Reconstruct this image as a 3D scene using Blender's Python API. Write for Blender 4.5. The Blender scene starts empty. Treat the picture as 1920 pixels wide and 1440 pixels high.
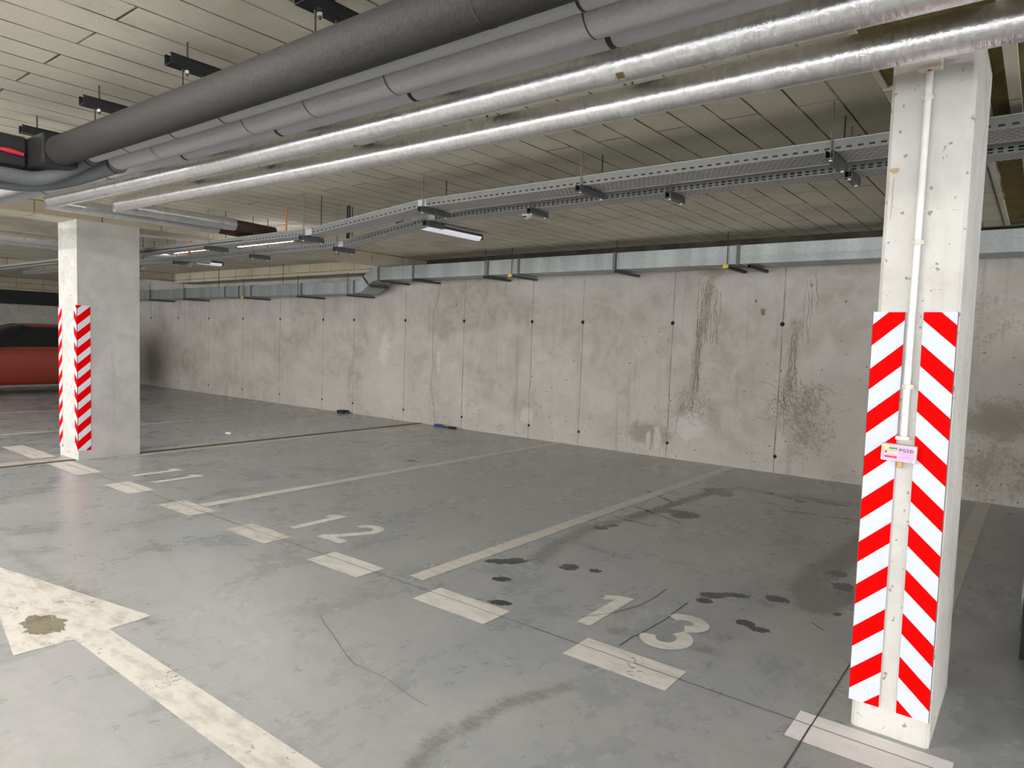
import bpy, bmesh, math, random
import numpy as np
from mathutils import Vector, Matrix, noise
PI = math.pi
random.seed(7)
S = bpy.context.scene
C = S.collection

# ------------------------------------------------------------------ camera
def make_camera():
    yaw, pit, rol = .6607, .0638, .0317
    f = Vector((-math.sin(yaw)*math.cos(pit), math.cos(yaw)*math.cos(pit), -math.sin(pit)))
    r = Vector((math.cos(yaw), math.sin(yaw), 0)); u = r.cross(f)
    r2 = r*math.cos(rol)+u*math.sin(rol); u2 = r2.cross(f)
    cd = bpy.data.cameras.new('camera'); cam = bpy.data.objects.new('camera', cd); C.objects.link(cam)
    m = Matrix((r2, u2, -f)).transposed().to_4x4(); m.translation = Vector((0, 0, 1.42))
    cam.matrix_world = m
    cd.sensor_fit = 'HORIZONTAL'; cd.sensor_width = 36; cd.lens = 36*1276.8/1920
    cd.clip_start = .05; cd.clip_end = 200
    S.camera = cam
make_camera()
# ------------------------------------------------------------------ world and exposure
W = bpy.data.worlds.new('world'); S.world = W; W.use_nodes = True
W.node_tree.nodes['Background'].inputs[0].default_value = (.96, .98, 1, 1)
W.node_tree.nodes['Background'].inputs[1].default_value = 2.1
S.view_settings.view_transform = 'Standard'; S.view_settings.look = 'None'
S.view_settings.gamma = 1; S.view_settings.use_curve_mapping = False
S.view_settings.exposure = 1.80
LAMP = 43.0          # emission of the lit lamp diffusers

CEIL = 2.68; BEAM = 2.54; WALLY = 7.97

# ------------------------------------------------------------------ node helpers
class NT:
    def __init__(s, name):
        s.m = bpy.data.materials.new(name); s.m.use_nodes = True
        s.t = s.m.node_tree; s.n = s.t.nodes; s.b = s.n['Principled BSDF']; s.out = s.n['Material Output']
    def new(s, typ, **kw):
        n = s.n.new(typ)
        for k, v in kw.items(): setattr(n, k, v)
        return n
    def link(s, a, b): s.t.links.new(a, b)
    def val(s, sock, v):
        if hasattr(v, 'is_output'): s.link(v, sock)
        else: sock.default_value = v
    def pos(s):
        return s.new('ShaderNodeNewGeometry').outputs['Position']
    def obj(s):
        return s.new('ShaderNodeTexCoord').outputs['Object']
    def uv(s):
        return s.new('ShaderNodeTexCoord').outputs['UV']
    def sep(s, v):
        n = s.new('ShaderNodeSeparateXYZ'); s.link(v, n.inputs[0]); return n.outputs
    def comb(s, x, y, z=0.0):
        n = s.new('ShaderNodeCombineXYZ')
        for i, q in enumerate((x, y, z)): s.val(n.inputs[i], q)
        return n.outputs[0]
    def math(s, op, a, b=0.0, c=0.0, clamp=False):
        n = s.new('ShaderNodeMath', operation=op, use_clamp=clamp)
        s.val(n.inputs[0], a); s.val(n.inputs[1], b); s.val(n.inputs[2], c); return n.outputs[0]
    def mapv(s, v, scale=(1, 1, 1), loc=(0, 0, 0)):
        n = s.new('ShaderNodeMapping'); s.link(v, n.inputs[0]); n.inputs['Scale'].default_value = scale
        n.inputs['Location'].default_value = loc; return n.outputs[0]
    def noise(s, v, scale, detail=4, rough=.55, dist=0.0):
        n = s.new('ShaderNodeTexNoise'); s.link(v, n.inputs['Vector']); n.inputs['Scale'].default_value = scale
        n.inputs['Detail'].default_value = detail; n.inputs['Roughness'].default_value = rough
        n.inputs['Distortion'].default_value = dist; return n.outputs['Fac']
    def ramp(s, f, a, b, c0=0.0, c1=1.0, smooth=True):
        n = s.new('ShaderNodeMapRange', interpolation_type='SMOOTHSTEP' if smooth else 'LINEAR')
        s.val(n.inputs['Value'], f)
        for i, q in ((1, a), (2, b), (3, c0), (4, c1)): s.val(n.inputs[i], q)
        return n.outputs[0]
    def mix(s, f, a, b, mode='MIX'):
        n = s.new('ShaderNodeMix', data_type='RGBA', blend_type=mode)
        s.val(n.inputs['Factor'], f)
        for k, q in ((6, a), (7, b)):
            if isinstance(q, tuple): q = (*q[:3], 1)
            s.val(n.inputs[k], q)
        return n.outputs[2]
    def attr(s, name):
        return s.new('ShaderNodeAttribute', attribute_name=name).outputs['Fac']
    def bump(s, h, strength=.3, dist=.01, normal=None):
        n = s.new('ShaderNodeBump'); s.link(h, n.inputs['Height']); n.inputs['Strength'].default_value = strength
        n.inputs['Distance'].default_value = dist
        if normal is not None: s.link(normal, n.inputs['Normal'])
        return n.outputs[0]
    def set(s, **kw):
        names = dict(color='Base Color', rough='Roughness', metal='Metallic', normal='Normal', alpha='Alpha',
                     emc='Emission Color', ems='Emission Strength', spec='Specular IOR Level', coat='Coat Weight', trans='Transmission Weight')
        for k, v in kw.items():
            if isinstance(v, tuple) and len(v) == 3: v = (*v, 1)
            s.val(s.b.inputs[names[k]], v)
        return s.m

def plain(name, col, rough=.5, metal=0.0, var=.12, nscale=25, bump=.1):
    t = NT(name); p = t.obj(); n = t.noise(p, nscale, 5)
    c = t.mix(t.ramp(n, .3, .7), tuple(x*(1-var) for x in col), tuple(min(1, x*(1+var)) for x in col))
    return t.set(color=c, rough=rough, metal=metal, normal=t.bump(n, bump, .004))

def paint_mat(name, c0, c1, wear=.52):
    t = NT(name); p = t.pos()
    n1 = t.noise(p, 3.2, 6, .6); n2 = t.noise(p, 38, 6, .7); n3 = t.noise(t.mapv(p, (1, 2.2, 1)), 7, 5, .6)
    c = t.mix(t.ramp(n3, .42, .68), c0, c1)
    c = t.mix(t.ramp(n2, .55, .75, 0, .35), c, tuple(x*.55 for x in c1))
    w = t.math('ADD', t.math('MULTIPLY', n1, .5), t.math('MULTIPLY', n2, .5))
    a = t.ramp(w, wear, wear+.05, 1, .25)
    return t.set(color=c, rough=.6, alpha=a)

M = {}
def mats():
    # --- floor
    t = NT('polished_concrete_floor'); p = t.pos()
    big = t.noise(p, .55, 5, .6, .6); mid = t.noise(t.mapv(p, (1.2, .8, 1)), 2.2, 8, .68, .25); fine = t.noise(p, 42, 6, .7); sc = t.noise(t.mapv(p, (1, 4, 1)), 4, 7, .72, .4); gr = t.noise(p, 13, 7, .75, .3)
    c = t.mix(t.ramp(big, .35, .65), (.30, .325, .345), (.39, .395, .40))
    c = t.mix(t.ramp(mid, .36, .72, 0, .8), c, (.43, .43, .435))
    c = t.mix(t.ramp(mid, .28, .47, .45, 0), c, (.20, .21, .22))
    c = t.mix(t.ramp(sc, .50, .82, 0, .42), c, (.20, .185, .16))
    c = t.mix(t.ramp(gr, .35, .62, .15, 0), c, (.20, .205, .205)); c = t.mix(t.ramp(gr, .55, .75, 0, .25), c, (.52, .52, .52))
    c = t.mix(t.ramp(fine, .4, .8, 0, .25), c, (.48, .48, .48))
    dirt = t.attr('dirt'); oil = t.attr('oil')
    nz = t.math('SUBTRACT', t.noise(p, 9, 7, .7, .5), .5); nf = t.math('SUBTRACT', t.noise(p, 34, 5, .7), .5)
    wob0 = t.math('ADD', t.math('MULTIPLY', nz, 1.3), t.math('MULTIPLY', nf, .8)); wob = t.math('MULTIPLY', wob0, t.ramp(dirt, 0, .35)); wobo = t.math('MULTIPLY', wob0, t.ramp(oil, 0, .35))
    d = t.ramp(t.math('ADD', dirt, wob), .30, 1.0, 0, .62)
    c = t.mix(d, c, (.115, .10, .082))
    o = t.ramp(t.math('ADD', oil, wobo), .42, .62, 0, .93)
    c = t.mix(o, c, (.022, .021, .02))
    r = t.ramp(mid, .3, .7, .22, .40)
    r = t.math('SUBTRACT', r, t.math('MULTIPLY', o, .12))
    M['floor'] = t.set(color=c, rough=r, spec=.5, normal=t.bump(t.math('ADD', fine, mid), .06, .004))
    M['crack'] = plain('dark_floor_joint', (.07, .066, .06), .9)
    # --- cast concrete wall
    t = NT('cast_concrete_wall'); p = t.pos()
    big = t.noise(t.mapv(p, (1, 1, 1.3)), .8, 6, .6, .5); mid = t.noise(p, 3.4, 7, .68, .8); fine = t.noise(p, 30, 6, .75)
    st = t.noise(t.mapv(p, (7, 7, .35)), 1.6, 5, .6)
    c = t.mix(t.ramp(big, .33, .66), (.335, .30, .26), (.45, .415, .375))
    c = t.mix(t.ramp(mid, .35, .7, 0, .6), c, (.52, .485, .445))
    c = t.mix(t.ramp(st, .55, .75, 0, .35), c, (.22, .195, .165))
    c = t.mix(t.ramp(fine, .62, .72, 0, .5), c, (.17, .145, .12))
    at = t.attr('dirt'); lt = t.attr('pale')
    wob = t.math('ADD', t.math('MULTIPLY', t.math('SUBTRACT', mid, .5), 1.4), t.math('MULTIPLY', t.math('SUBTRACT', fine, .5), 1.2))
    c = t.mix(t.ramp(t.math('ADD', at, wob), .3, .8, 0, .62), c, (.19, .16, .12))
    c = t.mix(t.ramp(t.math('ADD', lt, wob), .45, .7, 0, .6), c, (.56, .54, .52))
    M['wall'] = t.set(color=c, rough=.85, normal=t.bump(t.math('ADD', fine, mid), .25, .01))
    M['seam'] = plain('formwork_seam', (.235, .205, .17), .9)
    M['head_shade'] = plain('painted_head_shade', (.05, .043, .033), .95, 0, .4, 4)  # near-black colour for the shade at the wall head
    M['vein'] = plain('dark_leak_vein', (.17, .145, .11), .9)
    M['hole'] = plain('black_tie_hole', (.012, .012, .012), .9)
    # --- pillar concrete; the darker copy paints in the side face's shade
    for nm, a, b in (('pillar', (.52, .50, .465), (.61, .59, .555)), ('pillar_shaded', (.40, .385, .365), (.48, .465, .44))):
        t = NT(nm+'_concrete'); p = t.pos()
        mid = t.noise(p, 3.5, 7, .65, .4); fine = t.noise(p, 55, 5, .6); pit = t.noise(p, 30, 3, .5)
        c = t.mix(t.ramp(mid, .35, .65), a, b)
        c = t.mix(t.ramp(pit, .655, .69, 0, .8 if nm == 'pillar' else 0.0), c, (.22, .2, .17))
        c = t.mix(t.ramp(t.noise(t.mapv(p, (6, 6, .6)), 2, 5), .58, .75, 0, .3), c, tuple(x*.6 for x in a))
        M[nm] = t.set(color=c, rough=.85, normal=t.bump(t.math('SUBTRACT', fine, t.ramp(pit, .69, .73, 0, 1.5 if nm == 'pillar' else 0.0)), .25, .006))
    # --- wood-wool ceiling boards, joints run along one axis
    def boards(nm, ax, row, length, c0, c1, joint, msize=.0045, off=0.0, boff=.37):
        t = NT(nm); p = t.pos(); s = t.sep(p)
        u, v = s[ax[0]], s[ax[1]]
        wv = t.math('MULTIPLY', t.math('SUBTRACT', t.noise(p, 5, 3), .5), .008)
        vec = t.comb(u, t.math('ADD', t.math('ADD', v, off), wv), 0.0)
        b = t.new('ShaderNodeTexBrick', offset=boff, offset_frequency=2, squash=1)
        t.link(vec, b.inputs['Vector'])
        b.inputs['Color1'].default_value = (0, 0, 0, 1); b.inputs['Color2'].default_value = (1, 1, 1, 1); b.inputs['Mortar'].default_value = (.5, .5, .5, 1)
        b.inputs['Scale'].default_value = 1; b.inputs['Brick Width'].default_value = length; b.inputs['Row Height'].default_value = row
        b.inputs['Mortar Size'].default_value = msize; b.inputs['Mortar Smooth'].default_value = .6; b.inputs['Bias'].default_value = 0
        n = t.noise(p, 1.1, 6, .65, .6); g = t.noise(p, 90, 4, .7); y = t.noise(p, 2.2, 5, .6)
        bw = t.new('ShaderNodeRGBToBW'); t.link(b.outputs['Color'], bw.inputs[0])
        c = t.mix(t.math('MULTIPLY', bw.outputs[0], .6), c0, c1)
        c = t.mix(t.ramp(n, .42, .72, 0, .55), c, tuple(x*.60 for x in c0))
        c = t.mix(t.ramp(y, .55, .8, 0, .5), c, (.40, .33, .14))
        c = t.mix(t.ramp(g, .35, .75, 0, .22), c, tuple(x*.5 for x in c0))
        jn = t.ramp(t.noise(p, 3.1, 4), .3, .6, .35, .95)
        c = t.mix(t.math('MULTIPLY', b.outputs['Fac'], jn), c, joint)
        h = t.math('SUBTRACT', t.math('MULTIPLY', g, .25), b.outputs['Fac'])
        return t.set(color=c, rough=.95, normal=t.bump(h, .5, .006), spec=.2)
    M['ceil'] = boards('wood_wool_ceiling_boards', (1, 0), .2, 1.25, (.66, .615, .50), (.74, .69, .57), (.06, .042, .02), .0075, .09)
    M['beamY'] = boards('block_clad_beam_y', (1, 2), .14, .62, (.40, .345, .26), (.46, .40, .30), (.10, .075, .05), .008, -.01, 0)
    M['beamX'] = boards('block_clad_beam_x', (0, 2), .21, .62, (.47, .41, .31), (.52, .46, .36), (.10, .075, .05), .008, -.01, 0)
    t = NT('mineral_wool'); p = t.pos(); n = t.noise(t.mapv(p, (1, .5, 1)), 7, 8, .75, .6); g = t.noise(p, 80, 5, .8)
    c = t.mix(t.ramp(n, .3, .7), (.17, .12, .028), (.32, .245, .075)); c = t.mix(t.ramp(g, .4, .8, 0, .4), c, (.08, .055, .015))
    M['wool'] = t.set(color=c, rough=1, normal=t.bump(t.math('ADD', n, g), .8, .02))
    # --- foil
    t = NT('crinkled_aluminium_foil'); p = t.obj()
    w1 = t.noise(t.mapv(p, (5, 1.6, 1.6)), 3.2, 5, .6, 1.0); w2 = t.noise(t.mapv(p, (1.6, 1, 1)), 18, 4, .6, 1.4)
    h = t.math('MULTIPLY', t.math('ADD', t.math('MULTIPLY', w1, .9), t.math('MULTIPLY', w2, .5)), t.ramp(t.sep(t.pos())[0], -3.0, -.8, .9, 6.5))
    c = t.mix(t.ramp(w2, .3, .7), (.70, .695, .705), (.86, .85, .855))
    M['foil'] = t.set(color=c, rough=t.ramp(w1, .3, .7, .27, .36), metal=.95, normal=t.bump(h, .13, .010))
    M['tape'] = plain('foil_tape', (.80, .80, .81), .34, .9, .08, 60, .5)
    M['duct'] = None
    t = NT('galvanised_sheet'); p = t.obj(); v = t.new('ShaderNodeTexVoronoi'); t.link(p, v.inputs['Vector']); v.inputs['Scale'].default_value = 55
    s = t.sep(p); stp = t.noise(t.comb(t.math('MULTIPLY', s[0], 3.5), 0.0, 0.0), 1.0, 2)
    cc = t.ramp(v.outputs['Distance'], 0, 1, .9, 1.08); c = t.mix(t.ramp(stp, .35, .65), (.27, .29, .285), (.36, .38, .375))
    c = t.mix(1.0, c, t.comb(cc, cc, cc), 'MULTIPLY')
    M['duct'] = t.set(color=c, rough=.42, metal=.55)
    M['flange'] = plain('dull_duct_flange', (.12, .125, .12), .5, .5)
    M['strut'] = plain('galvanised_strut', (.12, .125, .135), .45, .7)
    M['strut_dark'] = plain('black_strut_channel', (.022, .022, .024), .5, .4)
    M['rod'] = plain('threaded_rod', (.20, .185, .15), .5, .6)
    M['rod_dark'] = plain('dark_rod', (.045, .04, .035), .6, .4)
    M['cable'] = plain('slot_darkening_cable', (.018, .018, .02), .6)  # for the cables that darken the tray slots
    M['galv'] = plain('galvanised_bright', (.5, .5, .5), .4, .7)
    # --- pipe insulation
    def lag(nm, c0, var=.15, sc=60):
        t = NT(nm); p = t.obj(); n = t.noise(p, sc, 6, .8); b = t.noise(t.mapv(p, (1, 3, 3)), 3, 5, .6)
        c = t.mix(t.ramp(n, .3, .7), tuple(x*(1-var) for x in c0), tuple(x*(1+var) for x in c0))
        c = t.mix(t.ramp(b, .45, .8, 0, .35), c, tuple(x*.7 for x in c0))
        return t.set(color=c, rough=.75, normal=t.bump(n, .2, .003))
    M['lag_dark'] = lag('dark_grey_pipe_insulation', (.024, .0225, .021), .5, 90)
    M['lag_light'] = lag('light_grey_pipe', (.40, .405, .425), .05)
    M['lag_mid'] = lag('mid_grey_pipe_insulation', (.34, .325, .325), .12, 80)
    M['lag_green'] = lag('grey_green_bent_pipe', (.115, .125, .125), .1)
    M['black'] = plain('matt_black_rubber', (.012, .012, .012), .7)
    M['seamring'] = plain('dark_insulation_gap', (.035, .032, .03), .9)
    M['brown_end'] = plain('dark_red_brown_wrapping', (.045, .018, .014), .8)
    # --- colours
    M['red'] = plain('red_reflective', (.70, .0, .0), .7, 0, .03); M['red'].node_tree.nodes['Principled BSDF'].inputs['Specular IOR Level'].default_value = .05
    M['white'] = plain('white_reflective', (.60, .635, .71), .5, 0, .02)
    M['edge'] = plain('board_edge', (.10, .06, .06), .6)
    M['redlever'] = plain('red_valve_lever', (.55, .02, .05), .4)
    M['pvc'] = plain('white_pvc_conduit', (.72, .72, .70), .35, 0, .04)
    M['pvc2'] = plain('cream_plastic_box', (.66, .63, .56), .5, 0, .04)
    M['orange'] = plain('orange_strap', (.62, .20, .07), .7)
    M['orange_tan'] = plain('tan_plastic', (.62, .38, .14), .6)
    M['yellow'] = plain('yellow_plastic_cap', (.75, .48, .05), .5)
    M['lamp_body'] = plain('dark_lamp_housing', (.05, .045, .045), .5)
    M['paint'] = paint_mat('worn_white_floor_paint', (.72, .70, .67), (.60, .58, .545), .60)
    M['paint_old'] = paint_mat('dirty_white_floor_paint', (.66, .635, .59), (.48, .455, .41), .59)
    M['paint_lit'] = paint_mat('fresh_white_floor_paint', (.86, .85, .85), (.80, .79, .79), .64)  # paler copy painting in the strong light by the near pillar
    M['paint_line'] = paint_mat('thin_white_line_paint', (.66, .635, .59), (.56, .53, .48), .70)
    M['beige_strip'] = paint_mat('beige_joint_strip', (.50, .475, .42), (.42, .39, .34), .66)
    M['rust'] = paint_mat('rust_stain', (.50, .34, .20), (.42, .27, .14), .58)
    M['stain'] = paint_mat('brown_floor_stain', (.24, .21, .15), (.16, .135, .09), .50)
    t = NT('lit_diffuser'); M['lit'] = t.set(color=(.9, .9, .9), emc=(1, .965, .91), ems=LAMP)
    t = NT('lit_strip_diffuser'); M['lit2'] = t.set(color=(.9, .9, .9), emc=(1, .98, .95), ems=7.0)
    t = NT('faint_glow_diffuser'); M['dim'] = t.set(color=(.72, .70, .78), rough=.4, emc=(.9, .88, 1), ems=.12)  # faint glow added to keep this diffuser pale
    # stickers
    M['card'] = plain('pink_sign_card', (.62, .40, .58), .4, 0, .03)
    M['clear'] = plain('pale_plastic_frame', (.62, .58, .55), .3, 0, .04)
    M['ink'] = plain('dark_violet_ink', (.05, .015, .08), .8)
    M['ink2'] = plain('lilac_ink', (.42, .36, .72), .5)
    M['green'] = plain('green_print', (.03, .30, .10), .5)
    M['yel'] = plain('yellow_print', (.85, .75, .15), .5)
    M['mag'] = plain('crimson_print', (.65, .02, .10), .5)
    M['blue'] = plain('blue_plastic', (.02, .03, .30), .4)
    M['paper'] = plain('white_paper', (.75, .75, .75), .7)
    # vehicles
    for nm, c in (('car_red', (.27, .037, .022)), ('car_black', (.006, .006, .007))):
        t = NT(nm+'_paint'); M[nm] = t.set(color=c, rough=.32, metal=.25, coat=.6)
    t = NT('dark_car_glass'); M['carglass'] = t.set(color=(.012, .014, .015), rough=.06, spec=.6)
    M['chrome'] = plain('chrome', (.6, .6, .6), .2, 1, .03)
    M['tyre'] = plain('tyre_rubber', (.02, .02, .02), .8)
    M['rim'] = plain('alloy_rim', (.4, .4, .42), .35, .8)
    M['sill'] = plain('grey_plastic_sill', (.18, .18, .17), .6)
    # perforated galvanised sheets; u = metres along, v = metres across
    def perf(nm, pitch, sl, rows, hh, col):
        t = NT(nm); s = t.sep(t.uv()); g = None
        for i, r in enumerate(rows):
            uu = t.math('FRACT', t.math('ADD', t.math('DIVIDE', s[0], pitch), .5*(i % 2) if nm == 'perforated_tray_floor' else 0.0))
            du = t.math('ABSOLUTE', t.math('SUBTRACT', uu, .5)); dv = t.math('ABSOLUTE', t.math('SUBTRACT', s[1], r))
            k = t.math('MULTIPLY', t.math('LESS_THAN', du, sl/pitch/2), t.math('LESS_THAN', dv, hh/2))
            g = k if g is None else t.math('MAXIMUM', g, k)
        n = t.noise(t.pos(), 14, 4)
        c = t.mix(n, tuple(x*.85 for x in col), tuple(x*1.15 for x in col))
        return t.set(color=c, rough=.55, metal=.25, alpha=t.math('SUBTRACT', 1.0, g))
    M['rail'] = perf('perforated_tray_rail', .042, .023, (.012, .027), .0085, (.21, .215, .205))
    M['rail1'] = perf('perforated_tray_rail_single', .052, .026, (.017,), .010, (.21, .215, .205))
    M['trayfloor'] = perf('perforated_tray_floor', .032, .020, (.02, .05, .08, .11, .14, .17, .20), .010, (.50, .47, .465))
mats()

# ------------------------------------------------------------------ mesh helpers
def link(o, parent=None):
    C.objects.link(o)
    if parent is not None: o.parent = parent
    return o
class MB:
    def __init__(s): s.v = []; s.f = []; s.mi = []; s.uv = []
    def face(s, pts, mi=0, uv=None):
        k = len(s.v); s.v += [tuple(p) for p in pts]; s.f.append(tuple(range(k, k+len(pts)))); s.mi.append(mi)
        s.uv.append(uv or [(0, 0)]*len(pts))
    def add(s, vs, fs, mi=0):
        k = len(s.v); s.v += [tuple(p) for p in vs]
        for f in fs: s.f.append(tuple(i+k for i in f)); s.mi.append(mi); s.uv.append([(0, 0)]*len(f))
    def box(s, a, b, mi=0):
        x0, y0, z0 = a; x1, y1, z1 = b
        v = [(x, y, z) for z in (z0, z1) for y in (y0, y1) for x in (x0, x1)]
        s.add(v, [(0, 2, 3, 1), (4, 5, 7, 6), (0, 1, 5, 4), (2, 6, 7, 3), (0, 4, 6, 2), (1, 3, 7, 5)], mi)
    def tube(s, path, r, n=24, mi=0, caps=True):
        path = [Vector(p) for p in path]; R = r if isinstance(r, (list, tuple)) else [r]*len(path)
        rings = []; up = None
        for i, p in enumerate(path):
            t = (path[min(i+1, len(path)-1)]-path[max(i-1, 0)]).normalized()
            if up is None:
                up = Vector((0, 0, 1)) if abs(t.z) < .9 else Vector((1, 0, 0))
            up = (up-t*up.dot(t)).normalized(); sd = t.cross(up)
            rings.append([p+(up*math.cos(2*PI*k/n)+sd*math.sin(2*PI*k/n))*R[i] for k in range(n)])
        vs = [q for r_ in rings for q in r_]; fs = []
        for i in range(len(path)-1):
            for k in range(n):
                a = i*n+k; b = i*n+(k+1) % n; fs.append((a, b, b+n, a+n))
        if caps: fs.append(tuple(range(n))[::-1]); fs.append(tuple((len(path)-1)*n+k for k in range(n)))
        s.add(vs, fs, mi)
    def poly(s, pts, z0, z1, mi=0):
        n = len(pts)
        s.add([(x, y, z0) for x, y in pts]+[(x, y, z1) for x, y in pts],
              [tuple(range(n))[::-1], tuple(range(n, 2*n))]+[(i, (i+1) % n, (i+1) % n+n, i+n) for i in range(n)], mi)
    def ribbon(s, pts, w, place, mi=0):
        """flat strip through 2D points; place(u, v) -> 3D"""
        P = [Vector(p) for p in pts]; W_ = w if isinstance(w, (list, tuple)) else [w]*len(P); L = []
        for i, p in enumerate(P):
            t = (P[min(i+1, len(P)-1)]-P[max(i-1, 0)]).normalized(); nn = Vector((-t.y, t.x))
            L.append((p+nn*W_[i]/2, p-nn*W_[i]/2))
        for i in range(len(P)-1):
            s.face([place(*L[i][1]), place(*L[i+1][1]), place(*L[i+1][0]), place(*L[i][0])], mi)
    def build(s, name, mat, parent=None, smooth=False, bevel=0.0, loc=None, merge=True):
        me = bpy.data.meshes.new(name); me.from_pydata(s.v, [], s.f)
        for m in (mat if isinstance(mat, (list, tuple)) else [mat]): me.materials.append(m)
        me.polygons.foreach_set('material_index', s.mi)
        if any(any(u != (0, 0) for u in q) for q in s.uv):
            ul = me.uv_layers.new(name='UVMap'); ul.data.foreach_set('uv', [c for q in s.uv for u in q for c in u])
        if loc is not None: me.transform(Matrix.Translation(-Vector(loc)))
        if merge:
            bm = bmesh.new(); bm.from_mesh(me); bmesh.ops.remove_doubles(bm, verts=bm.verts, dist=1e-5)
            bmesh.ops.recalc_face_normals(bm, faces=bm.faces)
            bm.to_mesh(me); bm.free()
        if smooth:
            me.polygons.foreach_set('use_smooth', [True]*len(me.polygons))
            me.set_sharp_from_angle(angle=math.radians(42))
        me.update()
        o = bpy.data.objects.new(name, me)
        if loc is not None and parent is None: o.location = loc
        link(o, parent)
        if bevel:
            b = o.modifiers.new('bevel', 'BEVEL'); b.width = bevel; b.segments = 2; b.limit_method = 'ANGLE'
        return o

def tag(o, label, cat, group=None):
    o['label'] = label; o['category'] = cat
    if group: o['group'] = group
    return o
def thing(name, label, cat, loc=(0, 0, 0), group=None):
    o = bpy.data.objects.new(name, None); o.empty_display_size = .1; C.objects.link(o); o.location = loc
    return tag(o, label, cat, group)
def struct(o): o['kind'] = 'structure'; return o
# parts are modelled in world coordinates and shifted into their thing's frame
def part(mb, name, mat, root, smooth=False, bevel=0.0, label=None, merge=True):
    base = root.matrix_world.translation if root.parent else root.location
    r = root
    off = Vector((0, 0, 0))
    while r is not None: off += r.location; r = r.parent
    o = mb.build(name, mat, root, smooth, bevel, loc=off, merge=merge)
    if label: o['label'] = label
    return o

def sag(x):            # the pipe runs rise gently towards the far (left) end
    return .0022*max(0.0, -x-1.0)**2 if x > -6.6 else .0022*5.6**2

# ------------------------------------------------------------------ floor
def fld(px, py, shapes):
    out = np.zeros_like(px)
    for sh in shapes:
        if sh[0] == 'b':
            _, x, y, rx, ry, s = sh[:6]; a = sh[6] if len(sh) > 6 else 0
            dx = (px-x)*math.cos(a)+(py-y)*math.sin(a); dy = -(px-x)*math.sin(a)+(py-y)*math.cos(a)
            d = np.sqrt((dx/rx)**2+(dy/ry)**2); v = s*np.clip(1.45-.75*d, 0, 1.2)
        else:
            _, pts, w, s = sh; d = np.full_like(px, 9.)
            for (ax, ay), (bx, by) in zip(pts[:-1], pts[1:]):
                L = (bx-ax)**2+(by-ay)**2+1e-9; t = np.clip(((px-ax)*(bx-ax)+(py-ay)*(by-ay))/L, 0, 1)
                d = np.minimum(d, np.hypot(px-ax-t*(bx-ax), py-ay-t*(by-ay)))
            v = s*np.clip(1.45-.75*d/w, 0, 1.2)
        out = np.maximum(out, v)
    return out
def grid(mb, xs, ys, place):
    k = len(mb.v); nx, ny = len(xs), len(ys)
    mb.v += [place(x, y) for y in ys for x in xs]
    for j in range(ny-1):
        for i in range(nx-1):
            a = k+j*nx+i; mb.f.append((a, a+1, a+nx+1, a+nx)); mb.mi.append(0); mb.uv.append([(0, 0)]*4)
def line_pts(a, b, n, amp, seed=0):
    a, b = Vector(a), Vector(b); d = b-a; nn = Vector((-d.y, d.x)).normalized(); rr = random.Random(seed)
    out = []; o = 0
    for i in range(n+1):
        o = o*.7+rr.uniform(-amp, amp); out.append(tuple(a+d*i/n+nn*o))
    return out

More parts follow.
